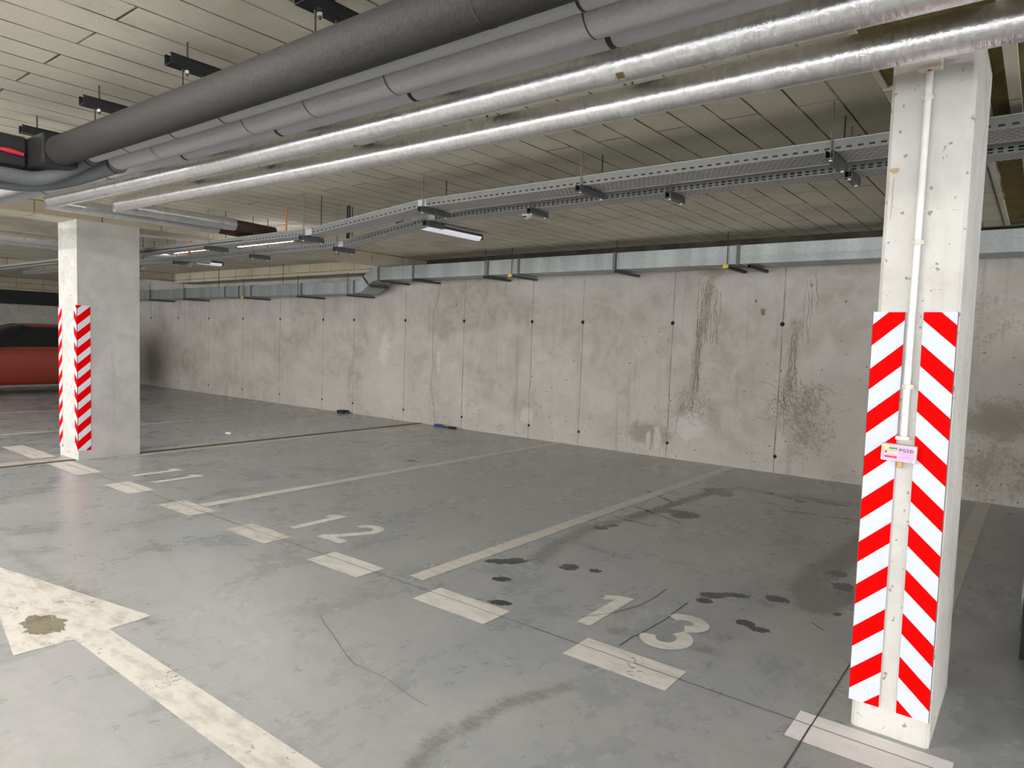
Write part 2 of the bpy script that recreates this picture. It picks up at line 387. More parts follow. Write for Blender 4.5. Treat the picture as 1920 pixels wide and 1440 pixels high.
def make_floor():
    mb = MB()
    X0, X1, Y0, Y1 = -10.5, 1.5, .3, WALLY
    grid(mb, np.linspace(X0, X1, 401), np.linspace(Y0, Y1, 257), lambda x, y: (float(x), float(y), 0.0))
    for a, b in (((-24, -9), (X0, 9)), ((X1, -9), (12, 9)), ((X0, -9), (X1, Y0)), ((X0, Y1), (X1, 9))):
        mb.face([(a[0], a[1], 0), (b[0], a[1], 0), (b[0], b[1], 0), (a[0], b[1], 0)])
    pl = lambda u, v: (u, v, .0006)
    mb.ribbon([(-24, 2.69), (-8.4, 2.69)], .006, pl, 1)
    pl2 = lambda u, v: (u, v, .0022)
    mb.ribbon(line_pts((-7.9, 2.69), (12, 2.69), 60, .0012, 2), .004, pl2, 1)
    mb.ribbon(line_pts((-.604, 2.69), (-.604, -3), 20, .001, 3), .006, pl2, 1)
    mb.ribbon(line_pts((-.604, 2.69), (-.604, 3.5), 6, .001, 3), .005, pl2, 1)
    for pts, w in (
        ([(-2.80, 2.08), (-2.43, 1.926), (-2.27, 1.868)], .0026), ([(-2.27, 1.868), (-2.08, 1.874), (-1.92, 1.844), (-1.79, 1.83)], .002),
        ([(-1.646, 3.649), (-1.64, 3.465), (-1.648, 3.321), (-1.703, 3.124), (-1.803, 2.968)], .0045),
        ([(-1.466, 3.54), (-1.459, 3.253), (-1.472, 3.065), (-1.488, 2.927), (-1.488, 2.80)], .0045),
        ([(-.86, 3.72), (-.79, 3.66)], .006), ([(-2.72, 4.9), (-2.30, 4.86)], .010), ([(-2.75, 5.35), (-2.2, 5.1)], .009)):
        q = []
        for (a, b) in zip(pts[:-1], pts[1:]):
            q += line_pts(a, b, 6, .002, hash(a) % 99)[:-1]
        q.append(pts[-1]); mb.ribbon(q, w, pl2, 1)
    o = mb.build('floor', [M['floor'], M['crack']], merge=False)
    me = o.data; n = len(me.vertices); co = np.empty(n*3, 'f'); me.vertices.foreach_get('co', co); co = co.reshape(-1, 3)
    px, py = co[:, 0].astype('d'), co[:, 1].astype('d')
    oil = [('b', -2.62, 3.42, .10, .045, 1, .9), ('b', -2.70, 3.35, .06, .03, 1, .9), ('b', -2.454, 3.125, .05, .03, 1, .6), ('b', -2.281, 3.589, .05, .05, 1), ('b', -2.126, 3.639, .035, .03, 1),
           ('b', -2.24, 2.83, .07, .03, .8, .5), ('b', -2.60, 4.526, .05, .05, 1), ('b', -2.572, 4.659, .03, .05, .9), ('b', -2.289, 5.376, .10, .12, .95, .3), ('b', -2.468, 5.398, .13, .06, 1, .6),
           ('b', -1.409, 3.743, .06, .04, 1, .5), ('b', -1.317, 3.829, .09, .03, .85, .5), ('b', -1.409, 3.624, .04, .03, 1), ('b', -1.129, 3.481, .04, .035, 1), ('b', -1.04, 3.45, .06, .04, .7),
           ('b', -1.111, 3.941, .055, .04, 1), ('b', -.867, 4.431, .05, .06, 1), ('b', -.95, 4.675, .05, .05, .9), ('b', -.788, 3.94, .02, .02, 1), ('b', -5.67, 5.44, .09, .05, .85),
           ('b', -2.44, 6.486, .12, .16, .95, .7), ('b', -2.05, 6.793, .05, .08, .75), ('b', -1.713, 6.662, .05, .05, .9), ('b', -1.459, 6.772, .13, .05, .85, .2), ('b', -1.85, 6.73, .10, .04, .8),
           ('b', -.42, 8.0, .2, .03, .6), ('b', -2.653, 6.88, .05, .04, .8), ('b', -1.6, 6.2, .16, .02, .8, .3), ('b', -1.25, 6.25, .2, .02, .8, .2), ('b', -1.9, 6.35, .1, .02, .8, .2),
           ('l', [(-2.60, 5.0), (-2.53, 5.55), (-2.52, 5.98), (-2.46, 6.4)], .05, .72), ('l', [(-2.95, 6.0), (-2.6, 5.75)], .025, .7),
           ('l', [(-7.02, 6.7), (-7.0, 7.1), (-6.6, 7.2)], .012, .8), ('l', [(-6.75, 6.4), (-6.45, 6.6), (-6.4, 6.95)], .012, .75)]
    dirt = [('l', [(-2.505, 3.564), (-2.614, 3.941), (-2.63, 4.068), (-2.663, 4.57), (-2.534, 5.035), (-2.536, 5.542), (-2.48, 6.515), (-2.33, 6.845), (-2.05, 6.79), (-1.3, 6.925)], .075, .75),
            ('l', [(-.955, 5.926), (-.99, 5.161), (-1.04, 4.658), (-1.014, 4.176), (-.90, 3.956), (-.80, 4.377)], .10, .95), ('l', [(-2.62, 4.07), (-2.1, 4.0)], .05, .6),  # first stroke also paints the near pillar's cast shadow among the stains
            ('l', [(-1.548, 1.5), (-1.607, 1.729), (-1.574, 1.895), (-1.565, 2.078), (-1.463, 2.305)], .05, .62), ('b', -1.17, 3.04, .12, .07, .6), ('b', -1.56, 2.95, .12, .05, .6),
            ('b', -1.1, 4.05, .4, .5, .45), ('b', -1.0, 3.0, .5, .25, .3), ('b', -5.67, 5.44, .2, .14, .5), ('b', -6.98, 6.0, .5, .25, .5, .5), ('b', -5.94, 4.39, .45, .12, .55, .5), ('b', -6.24, 6.9, .4, .5, .5),
            ('b', -3.5, 5.6, .9, .3, .4, .3), ('b', -4.3, 4.6, .6, .2, .35, .2), ('b', -1.8, 5.5, .9, 1.0, .42), ('b', -7.3, 3.3, .5, .18, .45), ('b', -4.6, 7.3, .8, .2, .35), ('b', -3.62, 1.16, .10, .13, .6),
            ('l', [(-6.5, 1.45), (-5.38, 1.42), (-4.65, 1.40), (-3.99, 1.42), (-3.3, 1.5)], .045, .50), ('l', [(-5.2, 2.2), (-3.8, 1.9)], .03, .45), ('b', -8.35, 3.9, .3, 1.2, .35), ('b', -1.2, 3.3, .3, .2, .35)]
    inner = (px > X0-.01) & (px < X1+.01) & (py > Y0-.01)
    for nm, sh in (('oil', oil), ('dirt', dirt)):
        v = fld(px, py, sh)*inner
        a = me.attributes.new(nm, 'FLOAT', 'POINT'); a.data.foreach_set('value', v.astype('f'))
    struct(o)
make_floor()

# ------------------------------------------------------------------ walls
def vein(mb, x, z0, z1, n, seed, w=.007, sway=.02, mi=2):
    rr = random.Random(seed); pts = []; o = 0
    for i in range(n+1):
        o = o*.8+rr.uniform(-sway, sway); pts.append((x+o, z0+(z1-z0)*i/n))
    mb.ribbon(pts, [w*rr.uniform(.4, 1.3) for _ in pts], lambda u, v: (u, WALLY-.0012, v), mi)
def make_walls():
    mb = MB()
    grid(mb, np.linspace(-22.2, 3, 560), np.linspace(0, CEIL+.02, 62), lambda x, z: (float(x), WALLY, float(z)))
    mb.face([(3, WALLY, 0), (12, WALLY, 0), (12, WALLY, CEIL+.02), (3, WALLY, CEIL+.02)])
    pl = lambda u, v: (u, WALLY-.0008, v)
    for i, (x, w) in enumerate([(-19.1, .012), (-17.75, .012), (-16.34, .012), (-14.93, .012), (-13.52, .012), (-12.15, .018), (-10.75, .012), (-9.85, .012), (-8.51, .013), (-7.18, .014), (-5.86, .016), (-5.0, .012), (-3.68, .014), (-2.35, .016), (-.95, .014), (.4, .014), (1.8, .014)]):
        mb.ribbon(line_pts((x-.01, 0), (x+.01, CEIL), 24, .003, i), [w*random.uniform(.35, 1.15) for _ in range(25)], pl, 1)
        for z in (.19, 1.70):
            if (x, z) == (-.95, .19): continue
            rr = .026 if z > 1 else .021
            c = [(x+rr*math.cos(2*PI*k/16), WALLY-.0015, z+rr*math.sin(2*PI*k/16)) for k in range(16)]
            mb.face(c, 3)
    # long crack by the brush
    mb.ribbon([(-7.70, 2.33), (-7.74, 2.1), (-7.85, 1.85), (-7.86, 1.4), (-7.84, 1.0), (-7.88, .6), (-7.79, .3), (-7.77, .02)], .008, pl, 2)
    # leak veins, left bundle and right bundle
    for i in range(9): vein(mb, -3.36+.035*i, 2.25-.02*i, 1.45+.03*random.random(), 26, 40+i, .006, .012)
    for i in range(3): vein(mb, -3.35+.02*i, 1.75, .85, 30, 60+i, .008, .012)
    for i in range(4): vein(mb, -2.24+.02*i, 1.60, .95, 26, 70+i, .007, .013)
    for i in range(3): vein(mb, -2.12+.03*i, 2.2, 1.5, 16, 170+i, .005, .01)
    vein(mb, -2.0, 2.28, 1.9, 10, 90, .006)
    def network(cx, z1, sx, sz, cnt, seed, spread):
        rr = random.Random(seed)
        for i in range(cnt):
            u = cx+rr.gauss(0, .3)*sx*.4; v = z1-rr.random()*sz*.5; pts = [(u, v)]; a = -PI/2+rr.gauss(spread, .5)
            for _ in range(rr.randint(4, 12)):
                a += rr.gauss(0, .5); a = a*.9+(-PI/2+spread)*.1
                u += .03*math.cos(a); v += .03*math.sin(a)
                if v < .01: break
                pts.append((u, v))
            if len(pts) > 2: mb.ribbon(pts, [.0038*rr.uniform(.3, 1.1) for _ in pts], lambda p, q: (p, WALLY-.0012, q), 2)
    network(-3.40, .98, .8, .7, 40, 5, -.1); network(-2.10, 1.10, 1.1, 1.0, 52, 6, .45)
    network(-2.3, .95, .6, .7, 30, 8, 0)
    # pits and nicks
    rr = random.Random(11)
    for (x, z, r) in [(-2.578, 1.838, .04), (-2.66, 1.965, .022), (-2.06, 2.13, .02), (-1.7, 1.95, .018), (-7.35, 1.95, .02)]:
        mb.face([(x+r*rr.uniform(.5, 1.2)*math.cos(2*PI*k/10)*.8, WALLY-.0015, z+r*rr.uniform(.6, 1.3)*math.sin(2*PI*k/10)) for k in range(10)], 2)
    for i in range(240):
        x = rr.uniform(-9, 0); z = rr.random()**1.6*1.6+.03; r = rr.uniform(.004, .010)
        mb.face([(x+r*math.cos(2*PI*k/6)*rr.uniform(.6, 1.8), WALLY-.0014, z+r*math.sin(2*PI*k/6)) for k in range(6)], 2)
    o = mb.build('wall_back', [M['wall'], M['seam'], M['vein'], M['hole']], merge=False)
    me = o.data; n = len(me.vertices); co = np.empty(n*3, 'f'); me.vertices.foreach_get('co', co); co = co.reshape(-1, 3)
    px, pz = co[:, 0].astype('d'), co[:, 2].astype('d')
    dirt = [('b', -3.93, .28, .30, .14, .75), ('b', -4.1, .36, .12, .08, .6), ('l', [(-3.2, 2.25), (-3.25, 1.9), (-3.34, 1.4), (-3.36, .9)], .07, .55), ('l', [(-2.2, 1.7), (-2.24, .9)], .09, .5),
            ('b', -2.0, .6, .38, .42, .52), ('b', -3.4, .7, .25, .3, .4), ('b', -.30, .80, .35, .16, .8), ('b', -.25, .3, .5, .3, .5), ('b', -7.75, .95, .12, .35, .5), ('b', -5.9, .55, .25, .25, .4),
            ('b', -8.4, .8, .3, .5, .3), ('b', -11, .4, .6, .3, .35), ('b', -.6, 1.7, .5, .5, .4), ('b', -5, .12, 4, .10, .3), ('b', -3.2, 2.3, .3, .06, .6)]
    pale = [('b', -9.02, 1.22, .14, .3, .8), ('b', -7.05, .38, .3, .16, .5), ('b', -6.5, 1.0, .9, .5, .3), ('b', -3.4, .45, .22, .25, .55), ('b', -7.72, 1.02, .05, .2, .8), ('b', -5.9, .35, .12, .12, .7),
            ('b', -3.82, .25, .05, .13, .9), ('b', -3.95, .22, .03, .1, .9), ('b', -2.3, .4, .12, .2, .5), ('b', -4.7, .8, .4, .6, .25)]
    for nm, sh in (('dirt', dirt), ('pale', pale)):
        a = me.attributes.new(nm, 'FLOAT', 'POINT'); a.data.foreach_set('value', fld(px, pz, sh).astype('f'))
    struct(o)
    for nm, a, b in (('wall_left', (-22.4, -9, 0), (-22.2, 8.2, 2.8)),):
        m = MB(); m.box(a, b); struct(m.build(nm, M['wall']))
make_walls()

# ------------------------------------------------------------------ ceiling and beams
def make_ceiling():
    m = MB(); m.face([(-24, -9.2, CEIL), (-24, 8.2, CEIL), (12.2, 8.2, CEIL), (12.2, -9.2, CEIL)]); m.face([(-24, -9.2, CEIL+.2), (-24, 8.2, CEIL+.2), (12.2, 8.2, CEIL+.2), (12.2, -9.2, CEIL+.2)])
    m.box((-24, -9.2, CEIL+.01), (12.2, 8.2, CEIL+.2))
    struct(m.build('ceiling', M['ceil']))
    def beam(n, x0, x1, y0=-9, y1=WALLY-.001, z=BEAM, mat='beamY'):
        m = MB(); m.box((x0, y0, z), (x1, y1, CEIL-.001))
        # underside faces get the ceiling boards
        for i, f in enumerate(m.f):
            zz = [m.v[k][2] for k in f]
            if max(zz)-min(zz) < 1e-6: m.mi[i] = 1
        o = m.build('ceiling_beam', [M[mat], M['ceil']]); struct(o)
        o['label'] = n
    beam('board-clad ceiling beam over the left pillar', -8.53, -8.03)
    beam('board-clad ceiling beam beyond the left pillar', -16.1, -15.55)
    beam('pale block edge beam along the back wall above the lower duct', -15.55, -8.53, 7.50, WALLY-.001, 2.47, 'beamX')
    # right beam: stripped boards, wool showing
    m = MB(); m.box((-.60, -9, BEAM+.022), (1.6, WALLY-.001, CEIL-.001))
    o = m.build('ceiling_beam', M['wool']); struct(o); o['label'] = 'beam over the right pillar with bare yellow mineral wool'
    m = MB()
    m.box((-.625, -9, BEAM+.012), (-.600, 3.62, BEAM+.04))
    for (x0, x1, y0, y1) in ((-.625, -.335, 4.9, 5.95), (-.625, -.335, 5.955, 7.3), (-.332, -.290, 4.6, 6.1), (-.332, -.300, 6.1, 7.35), (-.62, -.26, 3.34, 3.60), (-.275, -.262, 3.0, 4.0), (-.192, -.148, 2.2, 4.55), (-.168, -.12, 4.5, 7.3), (-.62, -.60, 3.6, 4.9)):
        m.box((x0, y0, BEAM+.004), (x1, y1, BEAM+.0225))
    o = m.build('trim_1', M['ceil']); struct(o)
    m = MB(); m.box((-.341, 5.0, BEAM+.001), (-.333, 7.3, BEAM+.0055)); m.box((-.625, 7.30, BEAM-.0), (-.1, 7.34, BEAM+.02))
    struct(m.build('trim_2', M['crack']))
    m = MB(); m.box((-8.0, WALLY-.03, 2.55), (6, WALLY-.001, CEIL-.001)); struct(m.build('trim_9', M['head_shade']))  # dark strip painting in the shade between duct top and ceiling
    # dark lintel at the far left end
    m = MB(); m.box((-22.19, 2, 1.98), (-21.6, WALLY-.002, 2.33)); struct(m.build('trim_3', M['black']))
    m = MB(); m.box((-22.19, 2, 2.331), (-21.5, WALLY-.002, CEIL-.001)); o = m.build('ceiling_beam', M['beamY']); struct(o); o['label'] = 'block-clad beam above the dark lintel at the far left end'
make_ceiling()

# ------------------------------------------------------------------ pillars
def make_pillars():
    # right
    m = MB(); x0, x1, y0, y1 = -.492, -.236, 2.805, 3.41
    c = .012
    m.poly([(x0+c, y0), (x1-c, y0), (x1, y0+c), (x1, y1), (x0, y1), (x0, y0+c)], 0, BEAM+.02)
    o = m.build('concrete_pillar', M['pillar'], loc=((x0+x1)/2, (y0+y1)/2, 0)); struct(o)
    o['label'] = 'pale concrete pillar on the right, near the camera'
    m = MB(); x0, x1, y0, y1 = -8.53, -8.03, 2.85, 3.478
    m.poly([(x0, y0), (x1-.004, y0), (x1, y0+.004), (x1, y1), (x0, y1)], 0, BEAM)
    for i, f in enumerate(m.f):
        if all(abs(m.v[k][0]-x1) < 1e-5 for k in f): m.mi[i] = 1  # right face gets the concrete with shade painted in
    o = m.build('concrete_pillar', [M['pillar'], M['pillar_shaded']], loc=((x0+x1)/2, (y0+y1)/2, 0)); struct(o)
    o['label'] = 'wide concrete pillar on the left between bay 11 and the far bays'
make_pillars()

# ------------------------------------------------------------------ striped warning boards
def clip(poly, zlo, zhi):
    for s, lim in ((1, zlo), (-1, zhi)):
        out = []
        for i in range(len(poly)):
            a, b = poly[i], poly[(i+1) % len(poly)]; da, db = s*(a[1]-lim), s*(b[1]-lim)
            if da >= 0: out.append(a)
            if da*db < 0: t = da/(da-db); out.append((a[0]+t*(b[0]-a[0]), lim))
        poly = out
        if not poly: return []
    return poly
def stripes(w, zlo, zhi, period, red, phase, rise):
    """red quads on a board: u in 0..w; red lower edge at u=0 is phase+k*period; rises by rise over w"""
    out = []
    k0 = int((zlo-phase-abs(rise))/period)-2
    for k in range(k0, k0+40):
        z = phase+k*period
        p = clip([(0, z), (w, z+rise), (w, z+rise+red), (0, z+red)], zlo, zhi)
        if len(p) >= 3: out.append(p)
    return out
def board(label, place, w, zlo, zhi, period, red, phase, rise, group):
    """place(u, d, z): u across, d out of the face"""
    root_p = place(w/2, 0, zlo)
    t = thing('warning_board', label, 'warning board', root_p, group)
    m = MB()
    v = [place(u, d, z) for z in (zlo, zhi) for d in (.001, .007) for u in (0, w)]
    m.add(v, [(0, 2, 3, 1), (4, 5, 7, 6), (0, 1, 5, 4), (2, 6, 7, 3), (0, 4, 6, 2), (1, 3, 7, 5)])
    part(m, 'panel', M['white'], t)
    m = MB()
    for p in stripes(w, zlo+.001, zhi-.001, period, red, phase, rise): m.face([place(u, .0076, z) for u, z in p])
    part(m, 'red_stripes', M['red'], t, merge=False)
    m = MB(); v = [place(u, d, z) for z in (zlo, zhi) for d in (-.001, .0065) for u in (w, w+.002)] if 'right' in label[:60] else [place(u, d, z) for z in (zlo, zhi) for d in (-.001, .0065) for u in (-.002, 0)]
    m.add(v, [(0, 2, 3, 1), (4, 5, 7, 6), (0, 1, 5, 4), (2, 6, 7, 3), (0, 4, 6, 2), (1, 3, 7, 5)])
    part(m, 'edge_strip', M['edge'], t)
    return t
g = 'striped boards on the near pillar'
board('striped board on the near pillar left of the conduit, stripes rising rightwards', lambda u, d, z: (-.502+u, 2.804-d, z), .102, .101, 1.567, .1625, .077, 1.443, .094, g)
board('striped board on the near pillar right of the conduit, stripes falling rightwards', lambda u, d, z: (-.343+u, 2.804-d, z), .102, .101, 1.567, .1625, .077, 1.538, -.094, g)
def corner_guard(label, cx, sgn):
    # front wing on the pillar front, side wing round the corner; V stripes meeting on the corner
    t = thing('corner_guard', label, 'warning board', (cx, 2.85, .10), 'striped corner guards on the left pillar')
    zlo, zhi = .10, 1.648
    wf, ws = .075 if sgn > 0 else .10, .13
    def front(u, d, z): return (cx-sgn*u+sgn*.006, 2.85-d, z)
    def side(u, d, z): return (cx+sgn*d, 2.844+u, z)
    for nm, pl, w, rise in (('front_wing', front, wf, .10), ('side_wing', side, ws, .115)):
        m = MB(); v = [pl(u, d, z) for z in (zlo, zhi) for d in (.0008, .006) for u in (0, w)]
        m.add(v, [(0, 2, 3, 1), (4, 5, 7, 6), (0, 1, 5, 4), (2, 6, 7, 3), (0, 4, 6, 2), (1, 3, 7, 5)])
        f = part(m, nm, M['white'], t)
        m = MB()
        for p in stripes(w, zlo+.001, zhi-.001, .1655, .088, 1.436, rise*(1 if nm == 'side_wing' else w/.10)): m.face([pl(u, .0066, z) for u, z in p])
        part(m, 'red_stripes', M['red'], f, merge=False)
corner_guard('red and white chevron corner guard on the right corner of the left pillar', -8.03, 1)
corner_guard('red and white corner guard on the left corner of the left pillar, seen edge-on', -8.53, -1)

# ------------------------------------------------------------------ conduit, head box and sign on the near pillar
def conduit():
    t = thing('conduit_pipe', 'white plastic conduit running down the middle of the near pillar', 'conduit', (-.378, 2.785, 1.12))
    m = MB(); m.tube([(-.378, 2.788, 1.12), (-.378, 2.788, 1.5), (-.375, 2.788, 2.0), (-.374, 2.788, 2.395)], .0115, 20)
    part(m, 'pipe', M['pvc'], t, smooth=True)
    for z in (2.31, 1.81, 1.30):
        m = MB(); m.tube([(-.375, 2.788, z-.009), (-.375, 2.788, z+.009)], .0145, 16); m.box((-.393, 2.786, z-.008), (-.357, 2.8045, z+.008))
        part(m, 'clip', M['pvc2'], t, bevel=.002)
    m = MB(); m.box((-.402, 2.772, 1.108), (-.358, 2.8045, 1.122)); part(m, 'socket', M['pvc2'], t, bevel=.002)
    t = thing('junction_box', 'cream plastic junction box at the top of the conduit under the foil pipe', 'junction box', (-.371, 2.79, 2.40))
    m = MB(); m.box((-.408, 2.762, 2.398), (-.336, 2.8045, 2.436)); part(m, 'box_body', M['pvc2'], t, bevel=.004)
    m = MB(); m.box((-.378, 2.768, 2.3945), (-.368, 2.778, 2.3975)); part(m, 'red_plug', M['redlever'], t)
conduit()
rs = random.Random(5); m = MB()
m.face([(-.466+.016*math.cos(2*PI*k/22)*rs.uniform(.6, 1.2), 2.8042, 2.075+.010*math.sin(2*PI*k/22)*rs.uniform(.6, 1.3)) for k in range(22)])
m.ribbon([(-.465, 2.05), (-.468, 2.0), (-.466, 1.96), (-.470, 1.90)], [.002, .003, .002, .002], lambda u, v: (u, 2.8042, v))
o = m.build('trim_10', M['rust'], merge=False); struct(o)
def text_mesh(body, size, name):
    cu = bpy.data.curves.new(name, 'FONT'); cu.body = body; cu.size = size; cu.extrude = .0003; cu.space_character = 1.2; cu.offset = size*.012
    cu.align_x = 'LEFT'; o = bpy.data.objects.new(name, cu); C.objects.link(o)
    dg = bpy.context.evaluated_depsgraph_get(); me = bpy.data.meshes.new_from_object(o.evaluated_get(dg))
    bpy.data.objects.remove(o); bpy.data.curves.remove(cu); return me
def sign():
    t = thing('sign_box', 'small tilted sign box marked PG22i below the conduit on the near pillar', 'sign', (-.388, 2.79, 1.06))
    t.rotation_euler = (0, math.radians(1.5), 0)
    W_, H_ = .112, .062
    def put(m, name, mat, **k):
        o = m.build(name, mat, t, **k); return o
    m = MB(); m.box((-W_/2, -.020, -H_/2), (W_/2, .006, H_/2)); put(m, 'housing', M['clear'], bevel=.004)
    m = MB(); m.box((-W_/2+.006, -.0215, -H_/2+.006), (W_/2-.006, -.0195, H_/2-.006)); put(m, 'card', M['card'])
    for sx in (-1, 1):
        for sz in (-1, 1):
            m = MB(); m.tube([(sx*(W_/2-.006), -.0235, sz*(H_/2-.006)), (sx*(W_/2-.006), -.019, sz*(H_/2-.006))], .0035, 10); put(m, 'screw', M['galv'])
    for nm, mt, x0, x1, z0, z1 in (('green_mark', 'green', -.030, -.004, .013, .019), ('yellow_mark', 'yel', -.034, -.003, -.002, .005), ('crimson_mark', 'mag', -.036, -.004, -.019, -.012), ('pale_patch', 'yel', -.050, -.032, .008, .024)):
        m = MB(); m.box((x0, -.0221, z0), (x1, -.0214, z1)); put(m, nm, M[mt], bevel=.001)
    m = MB(); m.box((-.042, -.0221, -.001), (-.037, -.0214, .004)); m.box((-.042, -.0221, -.018), (-.037, -.0214, -.013)); put(m, 'round_mark', M['ink'])
    me = text_mesh('PG22i', .0155, 'lettering'); me.materials.clear(); me.materials.append(M['ink'])
    o = bpy.data.objects.new('lettering', me); link(o, t); o.location = (.002, -.0222, .007); o.rotation_euler = (PI/2, 0, 0)
    for z, mt, a, b in ((.0005, 'ink2', .002, .022), (.0005, 'ink2', .025, .047), (-.013, 'ink2', .003, .044)):
        m = MB(); m.box((a, -.0221, z-.0012), (b, -.0214, z+.0008)); put(m, 'small_print', M[mt])
    m = MB(); m.box((-.002, -.013, -.055), (.014, .006, -.0305)); o = put(m, 'cable_stub', M['yellow'], bevel=.004); o.data.materials[0] = M['orange_tan']; o['label'] = 'orange-tan cable stub under the sign'
sign()

# ------------------------------------------------------------------ pipes under the ceiling
def pipe(name, label, y, z, r, mat, x0, x1, rings=(), ringw=.012, ringmat='seamring', ringname='seam', elbow=None, group=None, cat='pipe'):
    """runs along X from x1 (right) to x0 (left); elbow = (dy, length, dz)"""
    t = thing(name, label, cat, ((x0+x1)/2, y, z), group)
    n = max(6, int((x1-x0)/.35)); path = [(x1+(x0-x1)*i/n, y, z+sag(x1+(x0-x1)*i/n)) for i in range(n+1)]
    if elbow:
        sy, R, L, dz = elbow; zc = path[-1][2]
        for i in range(1, 9):
            a = PI/2*i/8; path.append((x0-R*math.sin(a), y+sy*R*(1-math.cos(a)), zc+dz*i/8))
        path.append((x0-R, y+sy*(R+L), zc+dz))
    m = MB(); m.tube(path, r, 32); part(m, 'pipe_run', mat, t, smooth=True)
    for k, x in enumerate(rings):
        zz = z+sag(x); m = MB()
        if ringname == 'tape_band':
            m.tube([(x-ringw, y, zz), (x-ringw*.6, y, zz), (x+ringw*.6, y, zz), (x+ringw, y, zz)], [r+.0005, r+.002, r+.002, r+.0005], 32, caps=False)
        else: m.tube([(x-ringw/2, y, zz), (x+ringw/2, y, zz)], r+.0012, 32, caps=False)
        part(m, ringname, M[ringmat], t, smooth=True)
    return t
gp = 'parallel pipes under the ceiling along the aisle'
p1 = pipe('foil_pipe', 'silver foil-wrapped pipe nearest the pillars, last of the parallel run', 2.45, 2.377, .0605, M['foil'], -5.98, 6, (-.83, -1.35, -2.43, -3.6), .03, 'tape', 'tape_band', group=gp)
p2 = pipe('foil_pipe', 'silver foil-wrapped pipe beside the grey pipes, second from the pillars', 2.10, 2.376, .0635, M['foil'], -6.38, 6, (-.82, -1.24, -2.2, -3.9), .03, 'tape', 'tape_band', group=gp)
m = MB(); m.tube([(-1.17, 2.10, 2.373)]*1+[(-1.20, 2.10, 2.373)], .0612, 32, caps=False)
m2 = MB()
for f in m.f:
    q = [m.v[i] for i in f]
    if sum(v[2] for v in q)/4 < 2.333 and sum(v[2] for v in q)/4 > 2.318 and q[0][1] < 2.10: m2.face(q)
if m2.f: part(m2, 'torn_patch', M['wool'], p2, merge=False)
# foil branches going towards the back wall above the left pillar
for t, x, y0, y1, r, z in ((p2, -6.41, 2.06, 3.50, .058, 2.418), (p1, -6.03, 2.42, 3.46, .056, 2.416)):
    m = MB(); m.tube([(x, y0, z+.0), (x, y0+.5, z), (x, y1, z)], r, 32); part(m, 'branch_run', M['foil'], t, smooth=True)
    m = MB(); m.tube([(x, y1-.12, z), (x, y1-.06, z)], r+.002, 32, caps=False); part(m, 'tape_band', M['tape'], t, smooth=True)
    m = MB(); m.tube([(x, y1, z), (x, y1+.02, z), (x, y1+.25, z-.005), (x, y1+.42, z-.008)], [r*.7, r*.85, r*.85, r*.8], 20); part(m, 'wrapped_end', M['brown_end'], t, smooth=True)
pipe('grey_pipe', 'thin light grey pipe touching the foil pipe, with dark gaps', 1.90, 2.388, .046, M['lag_light'], -12, 6, (-1.12, -2.0, -2.9, -3.8, -4.8, -5.9, -7), .020, group=gp)
pipe('grey_pipe', 'thick mid grey insulated pipe between two thin light grey pipes', 1.72, 2.362, .066, M['lag_mid'], -4.22, 6, (-1.08, -1.91, -2.39, -2.84, -3.7), .005, group=gp)
pipe('grey_pipe', 'mid grey pipe continuing left beyond the black valve box', 1.72, 2.375, .062, M['lag_mid'], -12, -5.15, (-5.9, -6.9), .005, group=gp)
pipe('grey_pipe', 'thin pale grey pipe right beside the big dark pipe, bending away at the left', 1.595, 2.355, .041, M['lag_light'], -4.25, 6, (-1.04, -2.86, -3.3, -3.8), .010, group=gp)
pipe('dark_duct_pipe', 'big dark grey insulated pipe, the one nearest the camera', 1.45, 2.349, .077, M['lag_dark'], -4.28, 6, (-1.26,), .012, group=gp)
# bends going away to the left front
for lab, x, y, r, z, R in (('grey green pipe bend leaving the thin pale grey pipe at the left', -4.26, 1.595, .040, 2.350, .24), ('thicker grey green pipe bend sweeping under the black valve box', -4.24, 1.72, .052, 2.345, .42)):
    t = thing('pipe_bend', lab, 'pipe', (x-R/2, y-R/2, z), 'grey green pipe bends'); z += sag(x)-.01
    path = [(x+.02, y, z)]+[(x-.02-R*math.sin(PI/2*i/12), y-R*(1-math.cos(PI/2*i/12)), z-.128*(1-math.cos(PI*i/12))/2) for i in range(1, 13)]+[(x-R-.02, y-R-1.2, z-.13)]
    m = MB(); m.tube(path, r, 28); part(m, 'bend', M['lag_green'], t, smooth=True)
    m = MB(); m.tube([(x+.005, y, z), (x-.02, y, z)], r+.003, 28); part(m, 'collar', M['seamring'], t, smooth=True)
def valve():
    z = 2.349+sag(-4.5)
    t = thing('valve_box', 'black insulated valve box with a red lever at the end of the dark pipe', 'valve', (-4.6, 1.3, z))
    m = MB(); m.box((-4.70, 1.365, z-.082), (-4.30, 1.54, z+.082)); part(m, 'insulation', M['black'], t, bevel=.012)
    m = MB(); m.box((-4.70, .1, z-.082), (-4.52, 1.363, z+.082)); part(m, 'box_body', M['black'], t, bevel=.012)
    m = MB(); m.tube([(-4.525, 1.215, z-.012), (-4.505, 1.215, z-.012)], .016, 12); part(m, 'spindle', M['galv'], t)
    m = MB(); m.tube([(-4.503, 1.235, z-.010), (-4.500, 1.27, z-.012), (-4.498, 1.34, z-.020)], [.009, .014, .010], 12); part(m, 'lever', M['redlever'], t, smooth=True)
valve()
